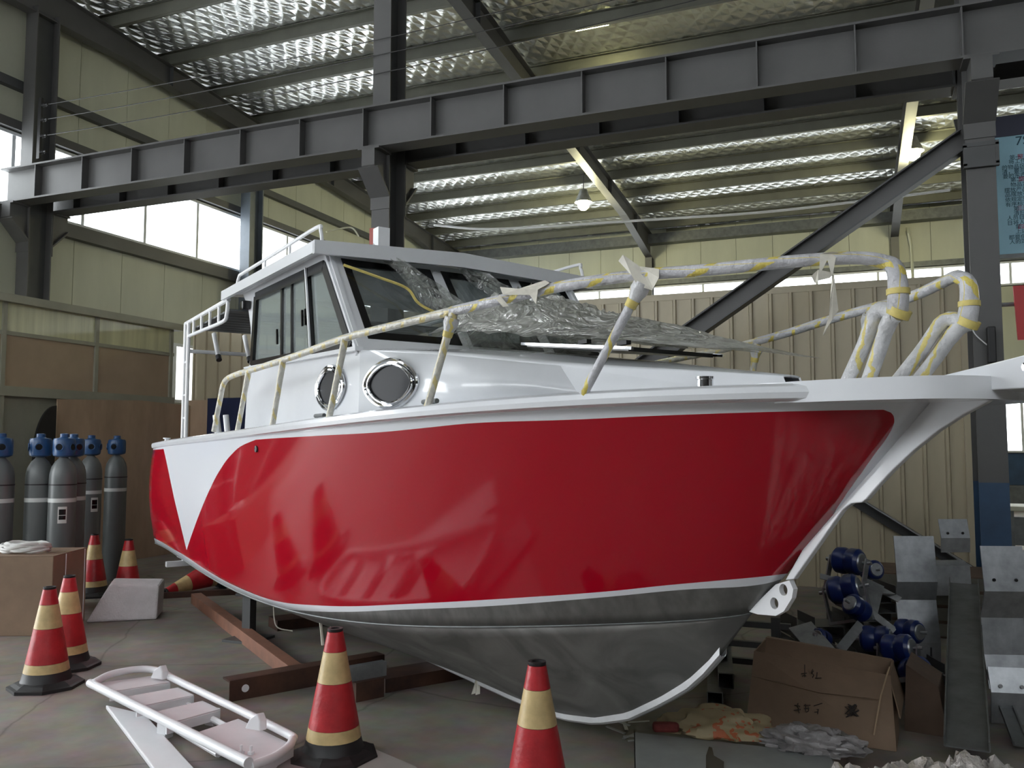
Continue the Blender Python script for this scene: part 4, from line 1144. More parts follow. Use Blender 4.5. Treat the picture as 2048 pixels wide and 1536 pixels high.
pts = [wsw(.86, .86, .03), wsw(.66, .72, .06), wsw(.50, .60, .08), wsw(.46, .42, .09), wsw(.30, .28, .10)]
MB().tube(spline(pts, 5), .009, 5).build('tape_strip', M['tape'], sheet)

# traffic cones ---------------------------------------------------------
M['cone_red'] = mat('red_reflective_sleeve', (.50, .022, .03), .38, 0, .16, 9, .15, 30)
M['cone_yel'] = mat('cream_reflective_band', (.66, .50, .24), .4, 0, .14, 9, .1, 30)
CH = .66
def cr(z): return .150 - (.150 - .036) * (z - .05) / (CH - .05)
def make_cone():
    root = empty('traffic_cone', local=True)
    q = MB().lathe([(.235, 0), (.235, .02), (.215, .026), (.19, .04), (.165, .05)], 8); q.build('base', M['black_rub'], root)
    MB().lathe([(.166, .04), (cr(.05) + .004, .055), (cr(.105) + .001, .105)], 28).build('collar', M['black_rub'], root, smooth=True)
    def sl(z0, z1, m, o=0.0):
        return MB().lathe([(cr(z0) + o, z0), (cr(z1) + o, z1)], 12 if m == M['cone_red'] else 28)
    for z0, z1, m, nm in ((.105, .165, M['cone_yel'], 'cream_band'), (.165, .39, M['cone_red'], 'red_band'), (.39, .545, M['cone_yel'], 'cream_band'), (.545, .645, M['cone_red'], 'red_band')):
        MB().lathe([(cr(z0) + .002, z0 + .001), (cr(z1) + .002, z1 - .001)], 24).build(nm, m, root, smooth=True)
    MB().lathe([(cr(.645), .645), (.040, .648), (.040, .66), (.025, .66), (.024, .64)], 20).build('tip', M['black_rub'], root, smooth=True)
    return root
proto = make_cone()
spots = [(dep(113, 5.82), 'red and cream traffic cone nearest the left edge, in front of its twin', 0, 1.0),
         (dep(151, 6.32), 'red and cream traffic cone half hidden behind the front left cone', 40, 1.0),
         (dep(677, 4.52), 'red and cream traffic cone beside the white boarding steps', 15, 1.0),
         (dep(1073, 3.84), 'red and cream traffic cone below the keel, cut off by the picture edge', 5, 1.0),
         (dep(198, 9.25), 'red and cream traffic cone in the shadow before the gas cylinders, left of two', 20, 1.0),
         (dep(266, 8.75), 'red and cream traffic cone behind the white foam block, right of two', 10, 1.0)]
for i, (P, lb, rz, s_) in enumerate(spots):
    o = proto if i == 0 else copy_tree(proto)
    o.location = (P[0], P[1], .001); o.rotation_euler = (0, 0, R(rz)); o.scale = (s_,) * 3
    tag(o, lb, 'traffic cone', 'traffic cones')
o = copy_tree(proto); tp_ = Vector(atz(332, 1184, .045)); dr_ = Vector(atz(400, 1146, .2)) - tp_; dr_.z = 0; dr_.normalize()
ax_ = Vector((-dr_.x * .975, -dr_.y * .975, -.235)).normalized()          # base -> tip
o.location = tp_ - ax_ * .655; o.rotation_mode = 'QUATERNION'; o.rotation_quaternion = ax_.to_track_quat('Z', 'Y')
tag(o, 'fallen traffic cone lying in the shadow under the stern', 'traffic cone', 'traffic cones')

# gas cylinders ------------------------------------------------------------
M['cyl'] = mat('grey_cylinder_paint', (.145, .158, .158), .38, .1, .12, 3, stretch=(1, 1, .4))
M['cyl_blue'] = mat('blue_cap_plastic', (.02, .075, .20), .35, 0, .1, 8)
M['band'] = mat('pale_band', (.55, .57, .56), .5, 0, .05)
M['label_paper'] = mat('white_label_paper', (.62, .62, .60), .6, 0, .05)
def make_cyl(holes, lab):
    root = empty('gas_cylinder', local=True); r_ = .125
    MB().lathe([(r_ - .015, 0), (r_, .02), (r_, 1.28), (r_ * .97, 1.34), (r_ * .86, 1.40), (r_ * .62, 1.455), (r_ * .38, 1.485), (.038, 1.50), (.038, 1.55)], 28).build('body', M['cyl'], root, smooth=True)
    MB().lathe([(r_ + .0015, 1.06), (r_ + .0015, 1.10)], 28).build('band', M['band'], root, smooth=True)
    MB().lathe([(r_ + .003, 1.225), (r_ + .003, 1.238)], 28).build('rubber_ring', M['black_rub'], root, smooth=True)
    cap = MB().lathe([(.06, 1.50), (.096, 1.515), (.102, 1.54), (.102, 1.665), (.092, 1.685), (.05, 1.69), (.04, 1.70), (.04, 1.73), (.02, 1.735)], 20).build('cap', M['cyl_blue'], root, smooth=True)
    for a_ in holes:
        d_ = Vector((math.cos(R(a_)), math.sin(R(a_)), 0)); Mx = d_.to_track_quat('Z', 'Y').to_matrix()
        MB().lathe([(.034, .09), (.034, .1035), (.02, .104)], 16, (0, 0, 1.60), Mx).build('port', M['black'], cap, smooth=True)
        MB().tube([Vector((0, 0, 1.60)) + d_ * .104 + Mx @ Vector((.036 * math.cos(t * math.pi / 8), .036 * math.sin(t * math.pi / 8), 0)) for t in range(16)], .006, 6, closed=True).build('port_rim', M['cyl_blue'], cap, smooth=True)
    if lab:
        a0, a1 = R(lab), R(lab + 36); rows = [[((r_ + .002) * math.cos(a0 + (a1 - a0) * k / 6), (r_ + .002) * math.sin(a0 + (a1 - a0) * k / 6), z) for k in range(7)] for z in (.86, 1.02)]
        lp = MB().grid(rows).build('paper_label', M['label_paper'], root)
        for z0, z1, k0, k1 in ((.94, .995, .12, .88), (.895, .935, .12, .88)):
            rows = [[((r_ + .0032) * math.cos(a0 + (a1 - a0) * (k0 + (k1 - k0) * k / 5)), (r_ + .0032) * math.sin(a0 + (a1 - a0) * (k0 + (k1 - k0) * k / 5)), z) for k in range(6)] for z in (z0, z1)]
            MB().grid(rows).build('printed_block', M['black'], lp)
    return root
camdir = -90 + math.degrees(YAW)         # direction from the things back to the camera, about
cA = make_cyl((camdir + 22, camdir - 60), None); cB = make_cyl((camdir + 5, camdir + 75), camdir + 12)
cyl = [(cA, 6, 8.3, 'grey gas cylinder with blue cap at the left picture edge, front one', 12), (cA, -2, 9.2, 'grey gas cylinder half hidden at the left picture edge, rear one', 80),
       (cA, 84, 8.45, 'grey gas cylinder with blue cap, second from the left edge in the front row', 0),
       (cB, 131, 8.4, 'grey gas cylinder with a printed white label facing forward', 0), (cA, 150, 8.68, 'grey gas cylinder hidden close behind the labelled front cylinder', 35),
       (cB, 185, 9.8, 'grey gas cylinder in the back row left of the tall clear-standing one', 22), (cA, 236, 10.35, 'rightmost grey gas cylinder standing alone against the plywood', -15)]
used = set()
for src, px, Y, lb, rz in cyl:
    o = src if src.name not in used else copy_tree(src)
    used.add(src.name); P = dep(px, Y); o.location = (P[0], P[1], 0); o.rotation_euler = (0, 0, R(rz)); tag(o, lb, 'gas cylinder', 'gas cylinders by the office wall')
# small hose clip on the rear left cylinder is left to its cap

# plywood sheet, black curved board, blue board ------------------------------
y0, y1 = 7.93, 10.28
q = MB().prism([(-9.50, y0, 0), (-9.50, y1, 0), (-9.50, y1, 2.23), (-9.50, 9.3, 2.26), (-9.50, y0, 2.21)], (.02, 0, 0))
single('plywood_sheet', q, M['plywood'], 'large stained plywood sheet leaning on the office wall behind the gas cylinders', 'plywood')
c = atx(104, 900, -9.4); n_ = 12
poly = [(-9.40, c[1] + .02, 0)] + [(-9.40, c[1] + .02 - .0, 2.12)] + [(-9.40, c[1] + .02 - .30 * math.sin(k / n_ * math.pi / 2), 2.12 - .62 * (1 - math.cos(k / n_ * math.pi / 2))) for k in range(1, n_ + 1)] + [(-9.40, c[1] - .28, 0)]
single('black_board', MB().prism(poly, (.03, 0, 0)), M['black_rub'], 'black board with a rounded top corner standing behind the gas cylinders', 'board')
a, b_ = aty(418, 797, 10.28), aty(500, 797, 10.28)
single('blue_board', MB().bx(a[0], b_[0] + .4, 10.25, 10.33, 0, a[2]), mat('navy_blue_board', (.01, .02, .075), .5, 0, .15, 4), 'navy blue board against the tan partition behind the stern', 'board')
a2 = aty(380, 797, 10.33)
single('brown_board', MB().bx(a2[0], a[0] - .02, 10.30, 10.33, 0, a[2] - .02), M['plywood'], 'narrow brown board between the plywood and the navy blue board', 'board')

# cardboard box at left with a coil on it -------------------------------------
Mr = Matrix.Rotation(YAW + R(2), 3, 'Z')
cbx = dep(118, 7.32); wd, dp_, ht = 1.0, .62, .665
cc = Vector((cbx[0], cbx[1], 0)) + Mr @ Vector((-wd / 2, dp_ / 2, 0))
root = empty('cardboard_box', (cc.x, cc.y, 0)); tag(root, 'brown cardboard box at the left edge carrying a white cable coil', 'box')
MB().box((cc.x, cc.y, ht / 2), (wd, dp_, ht), Mr).build('body', M['card'], root, bevel=.006)
for sgn in (-1, 1):
    MB().box(Vector((cc.x, cc.y, ht + .004)) + Mr @ Vector((0, sgn * dp_ / 4, 0)), (wd - .004, dp_ / 2 - .004, .005), Mr).build('flap', M['card'], root)
MB().box(Vector((cc.x, cc.y, ht + .0075)), (wd - .01, .05, .002), Mr).build('tape', mat('clear_brown_tape', (.42, .31, .19), .25, 0, .03), root)
e0 = Vector((cc.x, cc.y, 0)) + Mr @ Vector((wd / 2 + .003, -dp_ * .15, 0)); e1 = Vector((cc.x, cc.y, 0)) + Mr @ Vector((wd / 2 + .003, dp_ * .42, 0))
MB().tube([e0, e0 + Vector((0, 0, ht))], .004, 5).build('string', M['white_satin'], root); MB().tube([e1, e1 + Vector((0, 0, ht))], .004, 5).build('string', M['white_satin'], root)
pc_ = depy(52, 1092, 7.55); q = MB(); pts = []
for k in range(150):
    a = k / 150 * 2 * math.pi * 7; rr = .185 + .022 * math.sin(k * .7) ; zz = ht + .022 + (k / 150) * .07 + .008 * math.sin(k * 1.3)
    pts.append(Vector((pc_[0], pc_[1], zz)) + Mr @ Vector((rr * math.cos(a), rr * .62 * math.sin(a), 0)))
single('cable_coil', MB().tube(pts, .014, 6), mat('white_cable_sheath', (.60, .60, .58), .5, 0, .06), 'flattened coil of white cable lying on the cardboard box', 'cable', smooth=True)
# foam block
fb = atz(240, 1238, 0); Mf = Matrix.Rotation(YAW + R(14), 3, 'Z')
pts = [(-.36, -.2, 0), (.25, -.2, 0), (.25, .18, 0), (-.30, .2, 0), (-.17, -.15, .335), (.26, -.17, .30), (.26, .16, .325), (-.20, .17, .345)]
q = MB().add([Vector((fb[0] + .02, fb[1] + .12, 0)) + Mf @ Vector(p) for p in pts], [(0, 3, 2, 1), (4, 5, 6, 7), (0, 1, 5, 4), (1, 2, 6, 5), (2, 3, 7, 6), (3, 0, 4, 7)])
single('foam_block', q, M['silver'], 'chunky white foam block with a slanted left face on the floor', 'foam block', bevel=.02)

# steel and timber on the floor -------------------------------------------------
M['rust'] = mat('red_primed_timber', (.30, .135, .085), .6, 0, .25, 5, dark=(.18, .09, .06))
M['rust_dk'] = mat('brown_rusty_steel', (.115, .055, .035), .55, .2, .25, 4, dark=(.04, .022, .018))
a, b_ = atz(392, 1196, .05), atz(600, 1352, .05)
single('timber_beam', MB().bar((a[0], a[1], .05), (b_[0], b_[1], .05), .10, .10), M['rust'], 'reddish timber beam lying on the floor from the stern towards the brown bar', 'beam', bevel=.004)
a, b_ = atz(458, 1404, 0), atz(768, 1346, 0)
root = empty('steel_angle', (a[0], a[1], 0)); tag(root, 'brown rusty steel angle on edge behind the middle cone', 'steel angle')
dv = Vector((b_[0] - a[0], b_[1] - a[1], 0)).normalized(); nv = Vector((-dv.y, dv.x, 0))
A3, B3 = Vector((a[0], a[1], 0)), Vector((b_[0], b_[1], 0))
MB().bar(A3 + Vector((0, 0, .065)), B3 + Vector((0, 0, .065)), .012, .13).build('upright_leg', M['rust_dk'], root)
MB().bar(A3 + nv * .06 + Vector((0, 0, .124)), B3 + nv * .06 + Vector((0, 0, .124)), .12, .012).build('flat_leg', M['rust_dk'], root)
hp = A3 + dv * .10 + Vector((0, 0, .07))
MB().lathe([(.024, 0), (.024, .003)], 16, hp - nv * .009, Matrix((dv, Vector((0, 0, 1)), -nv)).transposed()).build('bolt_hole', M['white_satin'], root)
c = depy(735, 1330, 5.55)
root = empty('channel_offcut', (c[0], c[1], 0)); tag(root, 'pale steel channel offcut under the hull beside the middle cone', 'steel channel')
for z0, z1, t0, t1 in ((.13, .20, 0, .01), (.12, .13, 0, .06), (.20, .21, 0, .06)):
    p0 = Vector((c[0], c[1], 0)) - dv * .14; p1 = Vector((c[0], c[1], 0)) + dv * .14
    MB().bar(p0 + nv * (t0 + t1) / 2 + Vector((0, 0, (z0 + z1) / 2)), p1 + nv * (t0 + t1) / 2 + Vector((0, 0, (z0 + z1) / 2)), t1 - t0, z1 - z0).build('web' if z1 - z0 > .02 else 'flange', M['galv'], root)
MB().bar(Vector((c[0], c[1], .06)) - dv * .1, Vector((c[0], c[1], .06)) + dv * .1, .08, .12).build('foot', M['rust_dk'], root)
a, b_ = atz(300, 1198, 0), atz(470, 1184, 0)
single('floor_bar', MB().bar((a[0], a[1], .03), (b_[0] + .5, b_[1] + .2, .03), .05, .06), M['rust_dk'], 'thin dark steel bar on the floor under the stern', 'steel bar')
# keel blocks
for u, lb in ((-3.7, 'front timber keel block under the boat'), (-5.9, 'rear timber keel block under the boat')):
    p = bw(u, 0, 0)
    single('keel_block', MB().box((p[0], p[1], .045), (.25, .9, .088), Matrix.Rotation(math.atan2(BD[1], BD[0]), 3, 'Z')), M['rust_dk'], lb, 'block', 'keel blocks')
for u, v, lb in ((-5.6, .75, 'dark steel stand under the starboard quarter of the hull'), (-5.6, -.75, 'dark steel stand under the port quarter of the hull'), (-3.4, -.55, 'dark steel stand under the port side of the hull')):
    k = min(range(101), key=lambda i: abs(uc(i / 100) - u)) / 100; c_ = C(k); zt = zk(u) + (c_[2] - zk(u)) * abs(v) / c_[1] - .05; p = bw(u, v, 0)
    root = empty('hull_stand', (p[0], p[1], 0)); tag(root, lb, 'stand', 'hull stands')
    MB().box((p[0], p[1], .01), (.3, .3, .02)).build('foot_plate', M['steel_dk'], root)
    MB().bx(p[0] - .04, p[0] + .04, p[1] - .04, p[1] + .04, .02, zt - .02).build('post', M['steel_dk'], root)
    MB().box((p[0], p[1], zt - .01), (.16, .16, .02)).build('pad', M['black_rub'], root)

# white boarding steps lying on the floor -----------------------------------------
E0, E1, E2, E3 = [Vector(atz(px, py, .12)) for px, py in ((180, 1366), (318, 1347), (590, 1474), (497, 1526))]
ctr = (E0 + E1 + E2 + E3) / 4
root = empty('boarding_steps', (ctr.x, ctr.y, 0)); tag(root, 'white tubular boarding steps lying flat on the floor', 'steps')
WS = M['white_satin']
def stp(a, b_, z=None):
    p = E0 + (E3 - E0) * a + (E1 - E0) * b_ + (E2 - E3 - (E1 - E0)) * a * b_
    return Vector((p.x, p.y, .12 if z is None else z))
MB().tube([stp(0, 0), stp(1, 0)], .026, 12).build('side_tube', WS, root, smooth=True)
MB().tube(spline([stp(.02, .02, .13), stp(-.02, .35, .15), stp(-.03, .8, .15), stp(.04, 1.0, .14), stp(.15, 1.0, .13), stp(.9, 1.0, .12), stp(1.0, .93, .11), stp(1.02, .5, .10), stp(1.0, .05, .10)], 6), .022, 10).build('side_tube', WS, root, smooth=True)
for k, (a0, a1, z) in enumerate(((.0, .13, .10), (.20, .33, .09), (.40, .53, .08), (.66, 1.0, .075))):
    MB().prism([stp(a0, .06, z), stp(a1, .06, z), stp(a1, .95, z), stp(a0, .95, z)], (0, 0, .012)).build('tread', mat('lilac_white_tread', (.68, .64, .66), .4, 0, .05), root)
    MB().bar(stp(a1, .06, z - .02), stp(a1, .95, z - .02), .012, .05).build('tread_lip', WS, root)
MB().tube([stp(.18, .28, .05), stp(.80, .18, .045)], .018, 8).build('inner_tube', WS, root); MB().tube([stp(.28, .86, .05), stp(.84, .78, .045)], .018, 8).build('inner_tube', WS, root)
for a, b_, s_ in ((.08, .82, 1), (.83, .70, .9)):
    p = stp(a, b_, .12); MB().prism([p + Vector((-.05, 0, 0)), p + Vector((.05, 0, 0)), p + Vector((.05, 0, .05)), p + Vector((.03, 0, .09)), p + Vector((-.02, 0, .055))], (.02, .035, 0)).build('hinge_bracket', WS, root, bevel=.006)
for a, b_ in ((.9, .25), (.93, .33)):
    MB().lathe([(.016, 0), (.016, .012), (.007, .014), (.007, .04)], 8, stp(a, b_, .087)).build('bolt', WS, root)
for a, b_ in ((0.02, .5), (.98, .5), (.5, .12), (.5, .9)):
    p = stp(a, b_, 0); MB().bx(p.x - .03, p.x + .03, p.y - .03, p.y + .03, 0, .085).build('foot', WS, root)
# white plank under the steps
P0, P1, P2, P3 = [Vector(atz(px, py, .05)) for px, py in ((212, 1402), (290, 1420), (420, 1560), (330, 1556))]
for p_ in (P0, P1, P2, P3): p_.z = .028
q = MB().prism([P0, P1, P2, P3], (0, 0, -.027))
single('white_plank', q, M['white_satin'], 'white painted plank sticking out from under the boarding steps', 'plank', bevel=.006)
# boards in the front: pinkish pad, pale sheet
c = [Vector(atz(px, py, .02)) for px, py in ((520, 1530), (600, 1500), (622, 1530), (615, 1600), (520, 1600))]
single('floor_pad', MB().prism(c, (0, 0, -.018)), mat('mauve_grey_pad', (.36, .32, .32), .7, 0, .08), 'mauve-grey pad on the floor at the near end of the boarding steps', 'pad')
c = [Vector(atz(px, py, .012)) for px, py in ((745, 1496), (830, 1532), (900, 1590), (640, 1590), (690, 1518))]
single('pale_sheet', MB().prism(c, (0, 0, -.010)), mat('pale_card_sheet', (.40, .39, .36), .7, 0, .07), 'pale card sheet on the floor in front of the middle cone', 'sheet')
# tape strips hanging from the hull
def strip(pxs, Y, lb, m=None, wdt=.012):
    pts = [depy(px, py, Y) for px, py in pxs]
    mb = MB().tube(spline(pts, 4), wdt * .4, 5)
    return single('tape_strip', mb, m or M['scrap'], lb, 'tape', 'strips of tape hanging under the hull')
strip([(547, 1209), (549, 1240), (557, 1256), (585, 1262)], 6.3, 'thin pale tape strip hanging under the hull near the stern')
strip([(640, 1234), (643, 1258), (646, 1290)], 5.7, 'short torn pale tape strip hanging left of the middle cone', wdt=.028)
strip([(661, 1236), (661, 1262), (660, 1290)], 5.6, 'hair-thin thread hanging just left of the middle cone', wdt=.006)
kp = bw(-3.12, .03, .12); q = MB()
for a_, l_ in ((-.5, .10), (.1, .13)):
    p = Vector(kp); q.prism([p + Vector((0, 0, .02)), p + Vector((.02, .01, .03)), p + Vector((.02 + a_ * .05, 0, -.08)), p + Vector((-.01 + a_ * .05, 0, -.09))], (.002, .002, 0))
single('tape_knot', q, M['scrap'], 'white tape knot tied on the keel bar', 'tape')
# ================================================================== RIGHT-HAND CORNER
# big brown carton with handwriting
TL, TR, BL, BR = [Vector(depy(px, py, Y)) for px, py, Y in ((1508, 1283, 5.0), (1778, 1330, 4.72), (1491, 1440, 4.95), (1790, 1482, 4.60))]
TL.z = max(TL.z, .46)
lift = min(BL.z, BR.z); 
for p in (TL, TR, BL, BR): p.z -= lift
fx = (BR - BL).normalized(); fz = ((TL + TR) / 2 - (BL + BR) / 2).normalized(); bk = fz.cross(fx).normalized()
if bk.y < 0: bk = -bk
BL.z = BR.z = .002
D_ = Vector((bk.x, bk.y, 0)).normalized() * .36
root = empty('carton', tuple((BL + BR) / 2)); tag(root, 'large brown carton with black marker scribbles, below the bow', 'box')
def quad(m, a, b_, c, d, nm, th=.006, par=None):
    n_ = (b_ - a).cross(d - a).normalized() * th
    return MB().prism([a, b_, c, d], n_).build(nm, m, par or root)
quad(M['card'], BL, BR, TR, TL, 'front_face')
bBL, bBR, bTL, bTR = BL + D_, BR + D_, TL + D_, TR + D_
quad(M['card'], bBL, bBR, bTR, bTL, 'back_face'); quad(M['card'], BL, bBL, bTL, TL, 'side_face'); quad(M['card'], BR, bBR, bTR, TR, 'side_face')
quad(M['card'], BL, BR, bBR, bBL, 'bottom_face')
quad(M['card'], TR, bTR, bTR + Vector((.06, .05, -.20)), TR + Vector((.05, -.02, -.22)), 'flap')
quad(M['card'], bTL, bTR, bTR + Vector((0, .14, -.03)), bTL + Vector((0, .14, -.02)), 'flap')
def onbox(px, py):  # pixel -> point just in front of the front face
    r = Vector(ray(px, py)); n_ = (BR - BL).cross(TL - BL).normalized(); o_ = Vector(EYE)
    P = o_ + r * ((BL - o_).dot(n_) / r.dot(n_))
    if n_.dot(o_ - P) < 0: n_ = -n_
    return P + n_ * .0085
ink = mat('black_marker_ink', (.02, .014, .012), .6, 0, 0)
def marks(lines, nm, r_=.0022):
    q = MB()
    for ln in lines: q.tube([onbox(*p) for p in ln], r_, 5)
    return q.build(nm, ink, root)
s0 = 320 / 2048
def zz(lst): return [[(1480 + x * s0, 1260 + y * s0) for x, y in ln] for ln in lst]
marks(zz([[(830, 440), (832, 600)], [(785, 560), (860, 550)], [(800, 590), (830, 570), (850, 590)], [(935, 500), (915, 545), (945, 575), (930, 610)], [(915, 560), (945, 520)], [(990, 540), (985, 600), (965, 615), (1045, 612)]]), 'handwriting')
marks(zz([[(745, 935), (735, 985), (760, 1000)], [(690, 1025), (780, 1015)], [(745, 1000), (760, 1065)], [(700, 960), (770, 975)], [(820, 965), (905, 960)], [(840, 945), (845, 1045)], [(825, 1005), (890, 1000)], [(875, 975), (880, 1030)], [(850, 1050), (880, 1035)], [(945, 970), (1055, 935)], [(985, 1015), (1005, 1010), (995, 1075)], [(955, 1050), (1000, 1045)]]), 'handwriting')
sb = [[(1350 + 90 * math.cos(t * 2.4) + 85, 1040 + 85 * math.sin(t * 1.7) - 10) for t in range(k, k + 9)] for k in range(0, 18, 6)]
marks(zz(sb), 'scribble', .003)
pa, pb = onbox(1487 + 20, 1352), onbox(1762, 1398)
MB().tube([pa, onbox(1640, 1385), pb], .0025, 5).build('crease', M['card'], root)
MB().tube([onbox(1779, 1333), onbox(1762, 1390), onbox(1748, 1470)], .004, 5).build('edge_tape', mat('pale_box_edge', (.46, .34, .22), .6, 0, .05), root)
# smaller dark carton beside it
c = depy(1852, 1440, 5.0)
M['card_dk'] = mat('dark_brown_cardboard', (.11, .07, .048), .8, 0, .15, 4)  # darker brown than the plain card material
q = MB().prism([Vector((c[0] - .12, c[1] - .12, 0)), Vector((c[0] + .10, c[1] - .16, 0)), Vector((c[0] + .06, c[1] - .12, .26)), Vector((c[0] - .10, c[1] - .08, .36))], (.05, .35, 0))
single('crushed_carton', q, M['card_dk'], 'crushed dark brown carton to the right of the large one', 'box')

# woven sack and grey plastic bag
def lump(name, c, ax, ay, h_, rz, m, label, cat, seed, fr=3.0, amp=.35):
    rows = []; Rm = Matrix.Rotation(rz, 3, 'Z')
    for i in range(22):
        th = math.pi * i / 21 * .5; row = []
        for j in range(41):
            ph = 2 * math.pi * j / 40
            d_ = Vector((math.sin(th) * math.cos(ph), math.sin(th) * math.sin(ph), math.cos(th)))
            n_ = 1 + amp * noise3(d_.x * fr + seed, d_.y * fr, d_.z * fr) + amp * .16 * noise3(d_.x * fr * 3, d_.y * fr * 3 + seed, d_.z * 3)
            p = Rm @ Vector((d_.x * ax * n_, d_.y * ay * n_, 0)); row.append(Vector((c[0], c[1], 0)) + p + Vector((0, 0, max(.0, d_.z * h_ * n_) + c[2])))
        rows.append(row)
    return single(name, MB().grid(rows), m, label, cat, smooth=True)
def sack_mat():
    m, N, L, P = new_mat('woven_sack_with_orange_print'); P.inputs['Roughness'].default_value = .6
    tc = N.new('ShaderNodeTexCoord'); n1 = N.new('ShaderNodeTexNoise'); n1.inputs['Scale'].default_value = 26; n1.inputs['Detail'].default_value = 1; L.new(tc.outputs['Object'], n1.inputs['Vector'])
    n2 = N.new('ShaderNodeTexNoise'); n2.inputs['Scale'].default_value = 4.5; L.new(tc.outputs['Object'], n2.inputs['Vector'])
    mu = N.new('ShaderNodeMath'); mu.operation = 'MULTIPLY'; L.new(n1.outputs['Fac'], mu.inputs[0]); L.new(n2.outputs['Fac'], mu.inputs[1])
    g = N.new('ShaderNodeMath'); g.operation = 'GREATER_THAN'; g.inputs[1].default_value = .315; L.new(mu.outputs[0], g.inputs[0])
    mx = N.new('ShaderNodeMix'); mx.data_type = 'RGBA'; L.new(g.outputs[0], mx.inputs[0]); mx.inputs[6].default_value = (.34, .275, .16, 1); mx.inputs[7].default_value = (.42, .12, .05, 1)
    L.new(mx.outputs[2], P.inputs['Base Color']); return m
p = depy(1425, 1462, 4.62); p[2] = .10
# low grey sheet-metal tray under them
tr = [Vector(depy(px, py, Y)) for px, py, Y in ((1268, 1452, 4.62), (1660, 1508, 4.30), (1690, 1600, 3.75), (1270, 1600, 3.85))]
for t in tr: t.z = max(.02, min(.1, t.z))
root = empty('sheet_metal_tray', tuple((tr[0] + tr[2]) / 2)); tag(root, 'flat grey sheet-metal tray on the floor in front of the woven sack', 'tray')
for t in tr: t.z = .095
M['tray'] = mat('grey_tray_sheet', (.27, .285, .28), .45, .2, .1, 4)
MB().prism(tr, (0, 0, -.006)).build('top_plate', M['tray'], root)
for i in range(4):
    a, b_ = tr[i], tr[(i + 1) % 4]; MB().prism([a, b_, Vector((b_.x, b_.y, 0)), Vector((a.x, a.y, 0))], (.004, .004, 0)).build('skirt', M['galv_dk'], root)
sl = [Vector(atz(px, py, .098)) for px, py in ((1418, 1494), (1424, 1496), (1428, 1512), (1448, 1524), (1446, 1560), (1412, 1560), (1412, 1512))]
MB().prism(sl, (0, 0, .002)).build('slot', M['black'], root)
ps = atz(1430, 1466, .10)
lump('woven_sack', (ps[0], ps[1] + .06, .09), .30, .15, .12, YAW - R(14), sack_mat(), 'empty tan woven sack with orange print on the metal tray', 'sack', 2.3)
ps = atz(1600, 1496, .10)
lump('plastic_bag', (ps[0] + .06, ps[1] + .06, .09), .24, .13, .10, YAW - R(20), mat('grey_plastic_bag', (.27, .255, .255), .3, 0, .25, 9, .9, 14), 'crumpled grey plastic bag beside the woven sack', 'bag', 7.9, 4, .42)
ps = atz(1330, 1458, .12)
single('red_rag', MB().box((ps[0], ps[1] + .02, .125), (.14, .05, .05), Matrix.Rotation(YAW, 3, 'Z')), mat('dull_red_cloth', (.22, .04, .035), .8, 0, .2, 12), 'small dull red rag at the left end of the woven sack', 'rag', bevel=.015)
q = MB()
for k in range(7):
    a = atz(1245 + random.uniform(0, 26), 1460 + random.uniform(-10, 45), .02); an = random.uniform(0, 3)
    q.bar((a[0], a[1], .015 + .01 * k), (a[0] + .12 * math.cos(an), a[1] + .12 * math.sin(an), .02 + .012 * k), .02, .003)
tag(q.build('metal_swarf', M['galv']), 'little heap of bright metal swarf left of the tray', 'swarf', kind='stuff')

# crumpled foil-faced wadding across the lower right corner
rows = []
for i in range(90):
    px = 1540 + (2200 - 1540) * i / 89; row = []
    for j in range(24):
        Y = 3.30 - .75 * j / 23; b_ = j / 23
        P = dep(px, Y); hgt = max(.01, 1.62 - (np.interp(px, [1540, 1600, 1680, 1760, 1900, 2048, 2200], [1570, 1532, 1508, 1498, 1497, 1512, 1520]) - HZ) / FPX * 3.1) * (math.sin(math.pi * min(1, b_ * .9 + .1)) ** .45)
        z = hgt * (1 + .16 * noise3(px * .02, Y * 7, 1)) + .035 * noise3(px * .07, Y * 22, 4) + .018 * noise3(px * .2, Y * 50, 2)
        row.append((P[0] + .02 * noise3(px * .06, Y * 15, 9), P[1] + .02 * noise3(px * .06, Y * 15, 12), max(.004, z)))
    rows.append(row)
single('foil_wadding', MB().grid(rows), mat('crumpled_pale_wadding', (.62, .58, .55), .35, .2, .22, 22, .8, 60), 'crumpled pale foil wadding across the lower right corner', 'wadding', smooth=True, solid=.004)

# long steel channel sloping up over the pile
def lbeam(name, A, B, w_, h2, label, m=None, cat='steel channel'):
    A, B = Vector(A), Vector(B); root = empty(name, tuple(A)); tag(root, label, cat)
    d_ = (B - A).normalized(); sd = d_.cross(Vector((0, 0, 1))).normalized(); up = sd.cross(d_)
    MB().bar(A, B, w_, .008, up=up).build('web', m or M['galv_dk'], root)
    for s_ in (-1, 1): MB().bar(A + sd * s_ * w_ / 2 + up * h2 / 2, B + sd * s_ * w_ / 2 + up * h2 / 2, .008, h2, up=up).build('flange', m or M['galv_dk'], root)
    return root
A_ = depy(1934, 1498, 4.35); B_ = depy(1928, 1168, 6.85)
lbeam('steel_channel', (A_[0], A_[1], max(.03, A_[2])), B_, .20, .05, 'long dull steel channel sloping up beside the right brackets')
A_ = depy(2042, 1480, 4.6); B_ = depy(1985, 1345, 5.4)
lbeam('steel_flat', (A_[0], A_[1], .03), B_, .07, .02, 'narrow steel bar leaning at the lower right under the brackets', cat='steel bar')
